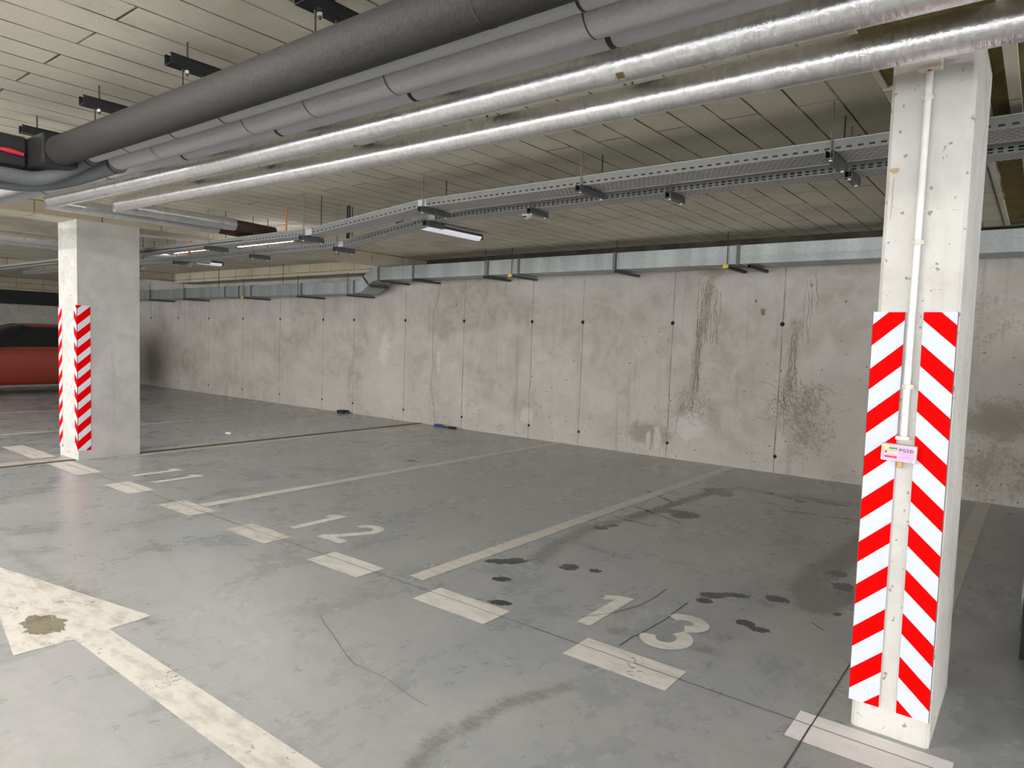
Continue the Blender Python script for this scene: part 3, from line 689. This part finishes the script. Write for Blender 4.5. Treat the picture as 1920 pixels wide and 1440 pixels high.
# strut hangers that carry the pipes
def strut_bar(m, a, b, w=.041, h=.041, th=.003):
    """open channel between a and b along Y, opening upwards"""
    (x, y0, z), (_, y1, _) = a, b
    m.box((x-w/2, y0, z), (x+w/2, y1, z+th)); m.box((x-w/2, y0, z+th), (x-w/2+th, y1, z+h)); m.box((x+w/2-th, y0, z+th), (x+w/2, y1, z+h))
    m.box((x-w/2+th, y0, z+h-th), (x-w/2+.011, y1, z+h)); m.box((x+w/2-.011, y0, z+h-th), (x+w/2, y1, z+h))
def pipe_hanger(x, lab, y0=1.44, y1=2.62):
    t = thing('pipe_hanger', lab, 'pipe hanger', (x, 1.9, 2.56), 'black pipe hangers on the ceiling')
    m = MB(); strut_bar(m, (x, y0, 2.56), (x, y1, 2.56), .06, .045); part(m, 'channel', M['strut_dark'], t)
    for y in (y0+.085, y1-.08):
        m = MB(); m.tube([(x, y, 2.535), (x, y, CEIL)], .0045, 8); part(m, 'rod', M['rod_dark'], t)
        m = MB(); m.tube([(x, y, 2.545), (x, y, 2.558)], .011, 6); part(m, 'nut', M['galv'], t)
    s = sag(x)
    for y, zt in ((1.505, 2.402), (1.595, 2.396), (1.72, 2.428), (1.90, 2.434), (2.10, 2.440), (2.45, 2.438)):
        if x < -4.2 and y < 1.65: continue
        m = MB(); m.tube([(x, y, zt+s+.001), (x, y, 2.559)], .004, 8); part(m, 'drop_rod', M['rod_dark'], t)
for x, l in ((-1.35, 'black pipe hanger channel right of the ceiling hole, mostly above the pipes'), (-2.10, 'black pipe hanger channel at the top of the picture beside the ceiling hole'), (-3.05, 'black pipe hanger channel, second from the top along the dark pipe'), (-3.98, 'black pipe hanger channel, third from the top along the dark pipe'), (-4.88, 'black pipe hanger channel above the black valve box')):
    pipe_hanger(x, l)
m = MB(); m.face([(-2.34, 1.43, CEIL-.0015), (-2.34, 1.66, CEIL-.0015), (-2.02, 1.66, CEIL-.0015), (-2.02, 1.43, CEIL-.0015)])
o = m.build('trim_4', M['black']); struct(o)
m = MB(); m.box((-2.33, 1.45, CEIL-.006), (-2.22, 1.65, CEIL-.002)); struct(m.build('trim_5', M['wool']))

# ------------------------------------------------------------------ cable trays
def tray(label, path, w, h):
    """path: (x, y, z) of the front rail foot, right to left"""
    ws = w if isinstance(w, list) else [w]*len(path)
    t = thing('cable_tray', label, 'cable tray', path[len(path)//2], 'perforated cable trays')
    cum = [0]
    for a, b in zip(path[:-1], path[1:]): cum.append(cum[-1]+(Vector(b)-Vector(a)).length)
    def sheet(name, mat, f0, f1, v0, v1):
        m = MB()
        for i in range(len(path)-1):
            a, b = Vector(path[i]), Vector(path[i+1])
            q = [p+Vector((0, g[1]*ws[k], g[2])) for p, g, k in ((a, f0, i), (b, f0, i+1), (b, f1, i+1), (a, f1, i))]
            m.face(q, 0, [(cum[i], v0), (cum[i+1], v0), (cum[i+1], v1), (cum[i], v1)])
        o = part(m, name, mat, t); s = o.modifiers.new('thickness', 'SOLIDIFY'); s.thickness = .0012; s.offset = 0
    sheet('front_rail', M['rail1' if h > .057 else 'rail'], (0, 0, 0), (0, 0, h), 0, h)
    sheet('back_rail', M['rail'], (0, 1, 0), (0, 1, h), 0, h)
    sheet('tray_floor', M['trayfloor'], (0, 0, 0), (0, 1, 0), 0.005, ws[0]-.005)
    for k, (fy, r) in enumerate(((.10, .018), (.27, .016), (.42, .012), (.56, .014), (.72, .012), (.88, .012))):  # cables added inside the trays so the slots look dark
        if ws[0] < .2 and k > 3: continue
        f2 = fy if ws[0] > .2 else fy*1.4+.02
        m = MB(); m.tube([(p[0], p[1]+f2*ws[i], p[2]+r+.002) for i, p in enumerate(path)], r, 10); o = part(m, 'cable', M['cable'], t, smooth=True)
    for nm, yy in (('front_lip', 0), ('back_lip', 1)):
        m = MB(); m.tube([(p[0], p[1]+yy*ws[k], p[2]+h) for k, p in enumerate(path)], .0028, 8); part(m, nm, M['galv'], t)
    for i in range(1, len(path)-1):
        if abs(path[i][2]-path[i-1][2]) > .01 or abs(path[i+1][2]-path[i][2]) > .01:
            p = path[i]; m = MB(); m.box((p[0]-.05, p[1]-.003, p[2]+.002), (p[0]+.05, p[1]-.001, p[2]+h-.004)); part(m, 'joint_plate', M['galv'], t)
    return t
tray('wide perforated cable tray, the nearer of the pair, dropping towards the left pillar', [(6, 3.78, 2.432), (-3.88, 3.78, 2.432), (-5.22, 3.70, 2.297), (-14, 3.62, 2.305)], [.23, .23, .17, .13], .058)
tray('narrow perforated cable tray, the farther of the pair, dropping towards the left pillar', [(6, 4.25, 2.434), (-4.25, 4.25, 2.434), (-5.42, 4.20, 2.268), (-14, 4.14, 2.295)], .15, .056)
def tray_hanger(x, y0, w, z, lab, mat='strut'):
    t = thing('tray_hanger', lab, 'tray hanger', (x, y0+w/2, z), 'galvanised hangers under the cable trays')
    m = MB(); strut_bar(m, (x, y0-.045, z-.043), (x, y0+w+.04, z-.043)); part(m, 'channel', M[mat], t)
    for y in (y0-.012, y0+w+.018):
        top = CEIL if not (-8.53 < x < -8.03) else BEAM
        m = MB(); m.tube([(x, y, z-.052), (x, y, top)], .0042, 8); part(m, 'rod', M['rod'] if y < y0 else M['rod_dark'], t)
        m = MB(); m.tube([(x, y, z-.052), (x, y, z-.044)], .010, 6); part(m, 'nut', M['galv'], t)
def tz(path, x):
    for a, b in zip(path[:-1], path[1:]):
        if b[0] <= x <= a[0]:
            k = (a[0]-x)/(a[0]-b[0]); return a[2]+k*(b[2]-a[2]), a[1]+k*(b[1]-a[1])
UP = [(6, 3.78, 2.432), (-3.88, 3.78, 2.432), (-5.22, 3.70, 2.297), (-14, 3.62, 2.305)]
LO = [(6, 4.25, 2.434), (-4.25, 4.25, 2.434), (-5.42, 4.20, 2.268), (-14, 4.14, 2.295)]
for x, l in ((-.92, 'hanger of the wide tray just left of the near pillar'), (-2.42, 'hanger of the wide tray, third from the near pillar side'), (-3.86, 'hanger of the wide tray at the bend where it starts to drop'), (-5.28, 'hanger of the wide tray where it levels out again'), (-6.9, 'hanger of the wide tray between the bright lamp and the bend'), (-9.15, 'hanger of the wide tray close to the left pillar'), (-10.8, 'hanger of the wide tray seen left of the left pillar')):
    z, y = tz(UP, x); tray_hanger(x, y, .23 if x > -5 else .16, z, l)
for x, l in ((-.93, 'hanger of the narrow tray beside the near pillar'), (-2.02, 'hanger of the narrow tray, second from the near pillar'), (-3.16, 'hanger of the narrow tray above the white smoke detector'), (-4.28, 'hanger of the narrow tray at its bend beside the dim lamp'), (-5.45, 'hanger of the narrow tray where it levels out'), (-6.9, 'hanger of the narrow tray in front of the bright lamp strip'), (-8.6, 'hanger of the narrow tray under the bright lamp end'), (-9.9, 'hanger of the narrow tray close to the left pillar edge')):
    z, y = tz(LO, x); tray_hanger(x, y, .15, z, l)

# ------------------------------------------------------------------ ventilation duct along the back wall
def duct():
    y0, y1 = 7.40, 7.80
    t = thing('ventilation_duct', 'long galvanised rectangular duct along the top of the back wall', 'duct', (-4, 7.6, 2.43))
    segs = [(3.0, -.66), (-.66, -2.69), (-2.69, -4.22), (-4.22, -5.70), (-5.70, -6.25), (-6.25, -7.75), (-7.75, -8.55)]
    for a, b in segs:
        m = MB(); m.box((b+.004, y0, 2.327), (a-.004, y1, 2.532)); part(m, 'duct_section', M['duct'], t, bevel=.003)
    for x in (-2.69, -4.22, -5.70, -6.25, -7.75, -8.55):
        m = MB(); m.box((x-.018, y0-.012, 2.318), (x+.018, y1+.01, 2.539)); part(m, 'flange', M['flange'], t)
    # offset piece (S bend) dropping to the lower run
    def sec(x, zc, tilt=0.0):
        h = .1025; c, s = math.cos(tilt), math.sin(tilt)
        return [(x-s*(-h), y, zc+c*(-h)) if k == 0 else (x-s*h, y, zc+c*h) for y, k in ((y0, 0), (y1, 0), (y1, 1), (y0, 1))]
    st = [(-8.55, 2.43, 0), (-8.66, 2.425, .35), (-8.76, 2.39, .75), (-8.86, 2.33, .8), (-8.95, 2.27, .75), (-9.04, 2.235, .4), (-9.16, 2.222, 0)]
    m = MB(); R = [sec(*q) for q in st]
    for a, b in zip(R[:-1], R[1:]):
        for k in range(4): m.face([a[k], a[(k+1) % 4], b[(k+1) % 4], b[k]])
    part(m, 'offset_bend', M['duct'], t)
    for dx in (-.028, .028):
        m = MB(); zc = 2.325-dx*.9; cx = -8.86+dx; tl = .8
        q = [(cx-math.sin(tl)*h_+o*math.cos(tl), zc+math.cos(tl)*h_+o*math.sin(tl)) for h_, o in ((-.115, -.010), (.115, -.010), (.115, .010), (-.115, .010))]
        m.add([(a, y0-.012, b) for a, b in q]+[(a, y1+.01, b) for a, b in q], [(0, 1, 2, 3), (7, 6, 5, 4), (0, 4, 5, 1), (1, 5, 6, 2), (2, 6, 7, 3), (3, 7, 4, 0)])
        part(m, 'flange', M['flange'], t)
    segs = [(-9.16, -10.63), (-10.63, -12.27), (-12.27, -12.71), (-12.71, -13.23), (-13.23, -14.88), (-14.88, -16.5), (-16.5, -21)]
    for a, b in segs:
        m = MB(); m.box((b+.004, y0, 2.12), (a-.004, y1, 2.325)); part(m, 'duct_section', M['duct'], t, bevel=.003)
        m = MB(); m.box((a-.018, y0-.012, 2.112), (a+.018, y1+.01, 2.333)); part(m, 'flange', M['flange'], t)
duct()
def duct_bracket(x, z, lab, dark=False, yellow=False, rod=True, top=CEIL):
    t = thing('duct_bracket', lab, 'bracket', (x, 7.65, z), 'brackets under the ventilation duct')
    m = MB(); strut_bar(m, (x, 7.36, z-.036), (x, 7.955, z-.036), .036, .032); part(m, 'channel', M['strut_dark' if dark else 'strut'], t)
    if rod:
        m = MB(); m.tube([(x, 7.375, z-.04), (x, 7.375, top)], .005, 8); part(m, 'rod', M['rod_dark'], t)
    if yellow:
        m = MB(); m.box((x-.03, 7.335, z-.035), (x+.025, 7.359, z+.005)); part(m, 'end_cap', M['yellow'], t, bevel=.003)
Z1, Z2 = 2.318, 2.111
for x, z, l, d, ye in ((-2.80, Z1, 'black duct bracket with a yellow cap and a rod, left one of the close pair', True, True), (-2.55, Z1, 'black duct bracket without cap, right one of the close pair', True, False), (-4.18, Z1, 'duct bracket on the back wall below the cable tray middle', False, False),
    (-5.80, Z1, 'duct bracket with a yellow cap beside two close flanges', False, True), (-6.28, Z1, 'duct bracket left of the yellow-capped middle one', False, False), (-7.72, Z1, 'duct bracket right of the offset bend', False, False), (-8.42, Z1, 'duct bracket right beside the offset bend', False, False),
    (-9.30, Z2, 'bracket under the lower duct at the foot of the offset bend', False, False), (-10.7, Z2, 'bracket under the lower duct, second left of the bend', False, False), (-12.5, Z2, 'bracket under the lower duct with an orange cap', False, True), (-14.9, Z2, 'bracket under the lower duct near the far end', False, False), (-16.5, Z2, 'bracket under the lower duct beside the left pillar edge', False, False)):
    duct_bracket(x, z, l, d, ye, rod=(l.find('without') < 0 and l.find('right') < 0), top=2.47 if x < -8.53 else CEIL)
# thin rods in front of the lower duct
for x in (-11.05, -13.3):
    m = MB(); m.tube([(x, 7.3, 2.30), (x, 7.3, CEIL)], .005, 8); tag(m.build('ceiling_rod', M['rod_dark']), 'thin rod hanging in front of the pale edge beam, ' + ('nearer the bend' if x > -12 else 'farther from the bend'), 'rod', 'thin rods by the lower duct')

# ------------------------------------------------------------------ lamps
def lamp(label, c, L, axis, lit='lit', group='tube lamps', w=.12):
    x, y, z = c; t = thing('ceiling_lamp', label, 'lamp', c, group)
    def bx(m, l, hw, z0, z1):
        if axis == 'x': m.box((x-l/2, y-hw, z0), (x+l/2, y+hw, z1))
        else: m.box((x-hw, y-l/2, z0), (x+hw, y+l/2, z1))
    m = MB(); bx(m, L, w*.42, z+.012, z+.045); part(m, 'housing', M['lamp_body'], t, bevel=.008)
    n = 12; m = MB(); a = []
    for e in (-1, 1):
        for k in range(n+1):
            an = PI*k/n; u = math.cos(an)*w/2; v = -math.sin(an)*w*.38
            p = e*(L/2-.02)
            a.append((x+p, y+u, z+.012+v) if axis == 'x' else (x+u, y+p, z+.012+v))
    fs = [(k, k+1, k+n+2, k+n+1) for k in range(n)]+[tuple(range(n+1)), tuple(range(n+1, 2*n+2))[::-1], (0, n+1, 2*n+1, n)]
    m.add(a, fs); part(m, 'diffuser', M[lit], t, smooth=True)
    for e in (-1, 1):
        m = MB()
        p = e*(L/2-.01)
        if axis == 'x': m.box((x+p-.018, y-w/2, z-.022), (x+p+.018, y+w/2, z+.03))
        else: m.box((x-w/2, y+p-.018, z-.022), (x+w/2, y+p+.018, z+.03))
        part(m, 'end_cap', M['lamp_body'], t, bevel=.008)
    m = MB(); tz_ = BEAM if (-8.53 < x < -8.03) else CEIL
    bx(m, .04, .01, z+.045, tz_); part(m, 'mount', M['lamp_body'], t)
lamp('dim tube lamp on the ceiling behind the trays, pointing at the back wall', (-5.30, 5.48, 2.60), 1.25, 'y', 'dim')
lamp('bright tube lamp seen through the cable trays, right one of two', (-7.42, 4.66, 2.49), 1.25, 'x', 'lit2', w=.07)
lamp('bright tube lamp seen through the cable trays, left one of two', (-8.95, 4.62, 2.49), 1.32, 'x', 'lit2', w=.07)
lamp('dim tube lamp behind the trays left of the bright strip', (-11.6, 5.8, 2.60), 1.25, 'y', 'dim')
for i, (x, l) in enumerate(((.65, 'lit tube lamp right above the camera'), (-2.6, 'lit tube lamp over the aisle arrow'), (-5.9, 'lit tube lamp in the aisle before the farthest bay number'), (-9.2, 'lit tube lamp in the aisle just left of the left pillar'), (-12.8, 'lit tube lamp in the aisle two bays beyond the left pillar'), (4.2, 'lit tube lamp in the aisle in front of the black car'))):
    lamp(l, (x, -.12, 2.62), 1.2, 'x', 'lit', 'lit tube lamps over the aisle')
for x in (-5, 2): lamp('added fill lamp behind the camera, '+('left' if x < 0 else 'right')+' one', (x, -5.5, 2.62), 1.5, 'x', 'lit', 'added fill lamps behind the camera')  # unseen lamps added to help light the garage
# smoke detector
t = thing('smoke_detector', 'small white dome smoke detector on the ceiling below the narrow tray', 'smoke detector', (-4.10, 5.43, CEIL))
m = MB(); m.tube([(-4.10, 5.43, CEIL), (-4.10, 5.43, CEIL-.02), (-4.10, 5.43, CEIL-.032), (-4.10, 5.43, CEIL-.052), (-4.10, 5.43, CEIL-.064)], [.055, .055, .048, .034, .012], 24); part(m, 'dome', M['pvc'], t, smooth=True)
for k in (-1, 0, 1):
    m = MB(); m.box((-4.10+k*.014-.005, 5.385, CEIL-.050), (-4.10+k*.014+.005, 5.40, CEIL-.038)); part(m, 'slot', M['black'], t)
# orange straps and black cables from the ceiling
for x, y, w, l in ((-5.98, 3.98, .016, 'thin orange strap hanging from the ceiling behind the wide tray'), (-8.78, 4.42, .05, 'wide orange strap hanging near the left pillar')):
    m = MB(); m.box((x-w/2, y-.004, 2.33), (x+w/2, y+.004, CEIL if x > -8 or x < -8.53 else BEAM)); tag(m.build('orange_strap', M['orange']), l, 'strap', 'orange straps')
m = MB(); m.tube([(-5.44, 4.30, CEIL), (-5.44, 4.30, 2.45), (-5.43, 4.29, 2.33)], .008, 8); m.tube([(-5.41, 4.30, CEIL), (-5.405, 4.30, 2.45), (-5.41, 4.29, 2.33)], .008, 8)
tag(m.build('hanging_cable', M['black'], smooth=True), 'pair of short black cables dropping from the ceiling into the narrow tray', 'cable')
# foil pipes in the far bays, left of the left pillar
for i, (x, z) in enumerate(((-9.75, 2.458), (-10.15, 2.458))):
    t = thing('foil_pipe', 'foil-wrapped pipe beyond the left pillar, '+('right' if i == 0 else 'left')+' one of two', 'pipe', (x, 3, z), 'foil pipes beyond the left pillar')
    m = MB(); m.tube([(x, 2.02, z), (x, 3.4, z), (x, 5.2, z)], .066, 24); part(m, 'pipe_run', M['foil'], t, smooth=True)
    for y in (2.3, 4.6):
        m = MB(); m.tube([(x, y, z+.06), (x, y, CEIL)], .004, 8); part(m, 'rod', M['rod_dark'], t)

# ------------------------------------------------------------------ floor markings
PZ = .0016
def marking(name, label, cat, polys, mat, group=None, z=PZ):
    m = MB()
    for p in polys: m.face([(x, y, z) for x, y in p])
    return tag(m.build(name, M[mat], merge=False, loc=(polys[0][0][0], polys[0][0][1], 0)), label, cat, group)
def rect(x0, x1, y0, y1): return [(x0, y0), (x1, y0), (x1, y1), (x0, y1)]
gd = 'short white dashes along the bay mouths'
for x0, x1, l, mt in ((-.665, -.155, 'bright white dash on the floor at the foot of the near pillar', 'paint_lit'), (-1.645, -1.14, 'white dash on the floor under the nearest bay number, crossed by the floor joint', 'paint'), (-2.625, -2.12, 'white dash beside a black oil drip at the foot of the longest bay line', 'paint'),
    (-3.58, -3.10, 'clean white dash just right of the middle bay number', 'paint'), (-4.555, -4.06, 'blurred white dash on the floor under the middle bay number', 'paint_old'), (-5.58, -5.07, 'white dash touching the near end of the second long bay line', 'paint_old'), (-6.62, -6.12, 'white dash on the floor under the farthest bay number', 'paint'),
    (-8.05, -7.22, 'long white dash at the foot of the left pillar', 'paint'), (-9.45, -8.40, 'white dash left of the left pillar foot', 'paint_old'), (-11.0, -10.45, 'white dash far left at the edge of the picture', 'paint_old')):
    marking('floor_dash', l, 'floor marking', [rect(x0, x1, 2.555, 2.775)], mt, gd)
gl = 'long white bay divider lines'
for x, l, y0 in ((-.365, 'long white bay line behind the near pillar', 3.42), (-2.84, 'widest white bay line, ending beside the black oil stains', 2.79), (-5.315, 'long white bay line whose near end touches a dash', 2.79), (-7.93, 'thin white bay line beside the dark floor joint', 3.2),
    (-10.50, 'faint white bay line, first beyond the left pillar', 2.8), (-13.05, 'faint white bay line, second beyond the left pillar', 2.8), (-15.75, 'faint white bay line next to the red car', 2.8), (2.1, 'white bay line right of the black car', 2.8)):
    w = .058 if x > -7 else (.04 if x > -8 else .04)
    marking('bay_line', l, 'floor marking', [rect(x-w, x+w, y0, 7.93)], 'paint_line', gl)
# floor joint between the pillars
m = MB(); m.box((-8.125, -9, .0002), (-8.045, 2.845, .003)); m.box((-8.125, 3.485, .0002), (-8.045, WALLY-.001, .003))
o = m.build('trim_6', M['crack']); struct(o)
for i, (a, b) in enumerate(((-8.31, -8.135), (-8.036, -8.0))):
    m = MB()
    for y0, y1 in ((-9, 2.845), (3.485, WALLY-.001)): m.face([(a, y0, .0018), (b, y0, .0018), (b, y1, .0018), (a, y1, .0018)])
    struct(m.build('trim_%d' % (7+i), M['beige_strip'], merge=False))
# bay numbers; readable when driving in
def strokes(pts, w):
    P = [Vector(p) for p in pts]; L = []
    for i, p in enumerate(P):
        t = (P[min(i+1, len(P)-1)]-P[max(i-1, 0)]).normalized(); n = Vector((-t.y, t.x)); L.append((p+n*w/2, p-n*w/2))
    return [[L[i][1], L[i+1][1], L[i+1][0], L[i][0]] for i in range(len(P)-1)]
def digit(d, cx, y0, h, w):
    sw = .078
    if d == '1': q = [[(.0, 0), (sw, 0), (sw, h), (.0, h)], [(.0, h-.002), (.0, h-.085), (-.055, h-.115), (-.075, h-.055)]]; q = [[(x-.01, y) for x, y in p] for p in q]
    elif d == '2':
        pts = []
        for k in range(13):
            a = PI*1.0-k*(PI*1.12)/12; pts.append((math.cos(a)*(w/2-sw/2), h-w/2+math.sin(a)*(w/2-sw/2)))
        pts += [(-.02, sw*1.6), (-w/2+.06, sw*.9)]
        q = strokes(pts, sw)+[[(-w/2, 0), (w/2, 0), (w/2, sw), (-w/2, sw)]]
    else:
        r1, r2 = h*.235, h*.285; pts = []
        for k in range(15):
            a = PI*.92-k*(PI*1.32)/14; pts.append((math.cos(a)*(w/2-sw/2)*.92, h-r1+math.sin(a)*(r1-sw/2)))
        q = strokes(pts, sw); pts = []
        for k in range(17):
            a = PI*.42-k*(PI*1.36)/16; pts.append((math.cos(a)*(w/2-sw/2), r2+math.sin(a)*(r2-sw/2)))
        q += strokes(pts, sw)
    return [[(cx+p[0], y0+p[1]) for p in f] for f in q]
for num, c in (('11', -6.70), ('12', -4.10), ('13', -1.60)):
    t = thing('bay_number', {'11': 'stencilled white 11 on the floor near the left pillar, farthest bay number', '12': 'stencilled white 12 on the floor, middle bay number, slightly dirty', '13': 'stencilled white 13 on the floor with black cracks, nearest bay number'}[num], 'floor marking', (c, 3.1, 0), 'painted bay numbers')
    for k, d in enumerate(num):
        cx = c-.18 if k == 0 else (c+.24 if num != '12' else c+.27)
        if num == '11' and k == 1: cx = c+.235
        m = MB(); r0 = random.Random(3)
        for f in digit(d, cx, 2.90, .475, .255): m.face([(x, y, PZ+.0002*random.random()) for x, y in f])
        part(m, 'digit', M['paint'], t, merge=False)
# big direction arrow in the aisle
marking('floor_arrow', 'big worn white direction arrow painted on the aisle floor, pointing left', 'floor marking',
        [[(-4.95, 1.222), (-3.405, .952), (-3.39, 1.18), (1.5, 1.175), (1.5, 1.36), (-3.39, 1.328), (-3.403, 1.528)]], 'paint_old')
rs = random.Random(21); m = MB()
m.face([(-3.66+.15*math.cos(2*PI*k/40)*rs.uniform(.75, 1.15), 1.15+.085*math.sin(2*PI*k/40)*rs.uniform(.75, 1.2), .0026) for k in range(40)])
tag(m.build('floor_stain', M['stain'], merge=False, loc=(-3.66, 1.15, 0)), 'brown dirt stain on the head of the big floor arrow', 'stain')
# ------------------------------------------------------------------ small things on the floor
t = thing('black_box', 'small black box on the floor against the back wall', 'box', (-10.0, 7.86, 0))
m = MB(); m.box((-10.09, 7.80, .001), (-9.91, 7.93, .055)); part(m, 'box_body', M['black'], t, bevel=.006)
m = MB(); m.box((-9.90, 7.84, .001), (-9.86, 7.90, .03)); part(m, 'latch', M['strut'], t, bevel=.004)
t = thing('hand_brush', 'blue and black hand brush lying on the floor by the wall crack', 'brush', (-7.5, 7.86, 0))
m = MB(); m.tube([(-7.66, 7.85, .022), (-7.60, 7.85, .028), (-7.52, 7.86, .024), (-7.47, 7.86, .016)], [.014, .024, .020, .010], 14); part(m, 'handle', M['blue'], t, smooth=True)
m = MB(); m.box((-7.47, 7.84, .004), (-7.20, 7.875, .016)); part(m, 'brush_bar', M['black'], t, bevel=.003)
m = MB()
for k in range(16): m.box((-7.34+k*.009, 7.838, .001), (-7.335+k*.009, 7.877, .034))
part(m, 'bristles', M['black'], t)
rr = random.Random(4); m = MB(); bm = bmesh.new(); bmesh.ops.create_icosphere(bm, subdivisions=2, radius=.04)
for v in bm.verts: v.co *= rr.uniform(.65, 1.15)
me = bpy.data.meshes.new('crumpled_paper'); bm.to_mesh(me); bm.free(); me.materials.append(M['paper'])
o = bpy.data.objects.new('crumpled_paper', me); link(o); o.location = (-8.75, 4.95, .025); o.scale = (1.1, 1, .6); tag(o, 'small crumpled white paper on the floor behind the left pillar', 'paper')

# ------------------------------------------------------------------ cars
def car(name, label, paint, loc, rz, L=4.3, Wd=1.80, H=1.46, mirror=.10):
    t = thing(name, label, 'car', loc); t.rotation_euler = (0, 0, rz)
    # stations along x (rear -L/2 .. front L/2): x, half width, sill z, belt z, roof z, roof half width
    st = [(-.50, .60, .42, .74, .76, .55), (-.48, .78, .30, .90, .94, .62), (-.43, .86, .24, .95, 1.10, .60), (-.36, .89, .20, .95, 1.33, .60), (-.28, .90, .18, .95, 1.42, .60), (-.16, .90, .175, .95, 1.455, .61), (-.04, .90, .175, .945, 1.46, .61), (.04, .90, .175, .94, 1.445, .61),
          (.12, .90, .175, .935, 1.36, .60), (.20, .90, .18, .93, 1.17, .64), (.27, .90, .19, .925, .975, .72), (.34, .885, .20, .88, .92, .70), (.41, .86, .22, .80, .85, .66), (.46, .80, .26, .70, .76, .60), (.495, .66, .34, .58, .62, .50)]
    kx, kw, kh = L, Wd/1.80, H/1.46
    body = MB(); glass = MB(); rings = []
    for x, w, zs, zb, zr, rw in st:
        w *= kw; rw *= kw
        rise = max(zr-zb, .02)
        half = [(w*.86, zs), (w*.965, zs+.05), (w, zs+(zb-zs)*.45), (w*.985, zb-.06), (w*.965, zb), (w*.955-(w*.955-rw)*.12, zb+rise*.08), (rw+(w*.955-rw)*.18, zb+rise*.86), (rw*.97, zb+rise*.95), (rw*.6, zb+rise*1.0), (0, zb+rise*1.01)]
        rings.append([(x*kx, y, z*kh) for y, z in half]+[(x*kx, -y, z*kh) for y, z in half[-2::-1]])
    nn = len(rings[0])
    for i in range(len(rings)-1):
        for k in range(nn-1):
            q = [rings[i][k], rings[i+1][k], rings[i+1][k+1], rings[i][k+1]]
            kk = min(k, nn-2-k); side = kk == 5; top = kk >= 7
            xm = (st[i][0]+st[i+1][0])/2
            isg = (side and -.40 < xm < .22) or (kk >= 6 and .04 < xm < .27) or (kk >= 6 and -.48 < xm < -.36)
            (glass if isg else body).face(q)
    body.face(rings[0]); body.face(rings[-1][::-1])
    body.face([(p[0], p[1], p[2]) for p in [rings[2][0], rings[-3][0], rings[-3][-1], rings[2][-1]]])
    bo = body.build('body', paint, t, smooth=True); bo.modifiers.new('sub', 'SUBSURF').levels = 1
    gl = glass.build('windows', M['carglass'], t, smooth=True)
    for sy in (-1, 1):
        for x in (-.29, .325):
            m = MB(); m.tube([(x*L, sy*(Wd/2-.20), .31), (x*L, sy*(Wd/2-.012), .31)], .31, 32); wh = m.build('wheel', M['tyre'], t, smooth=True)
            m = MB(); m.tube([(x*L, sy*(Wd/2-.03), .31), (x*L, sy*(Wd/2-.004), .31)], [.20, .19], 24); m.build('rim', M['rim'], wh, smooth=True)
        for x in (-.13, .09):
            m = MB(); m.box((x*L-.09, sy*Wd/2*.985-.012, .815), (x*L+.03, sy*Wd/2*.985+.018, .84)); m.build('door_handle', paint, t, bevel=.008)
        m = MB(); m.box((.185*L-.05, sy*Wd/2*.97, .93), (.185*L+.09, sy*(Wd/2+mirror), 1.05)); m.build('mirror', paint, t, bevel=.03)
        m = MB(); m.box((-.235*L, sy*(Wd/2*.93), .155), (.245*L, sy*(Wd/2*.985), .20)); m.build('side_sill', M['sill'], t, bevel=.01)
        m = MB(); m.box((.47*L, sy*.35, .56), (.485*L, sy*.66, .66)); m.build('headlight', M['chrome'], t, bevel=.01)
        m = MB(); m.tube([(-.37*L, sy*Wd/2*.955, .965), (.26*L, sy*Wd/2*.962, .945)], .008, 8); m.build('window_trim', M['chrome'], t)
    return t
car('red_car', 'dark red car parked beyond the left pillar, cut by the picture edge', M['car_red'], (-17.27, 5.10, 0), -PI/2, 4.05)
car('black_car', 'black car at the right picture edge, only a dark sliver visible', M['car_black'], (.888, 5.40, 0), -PI/2, mirror=-.01)
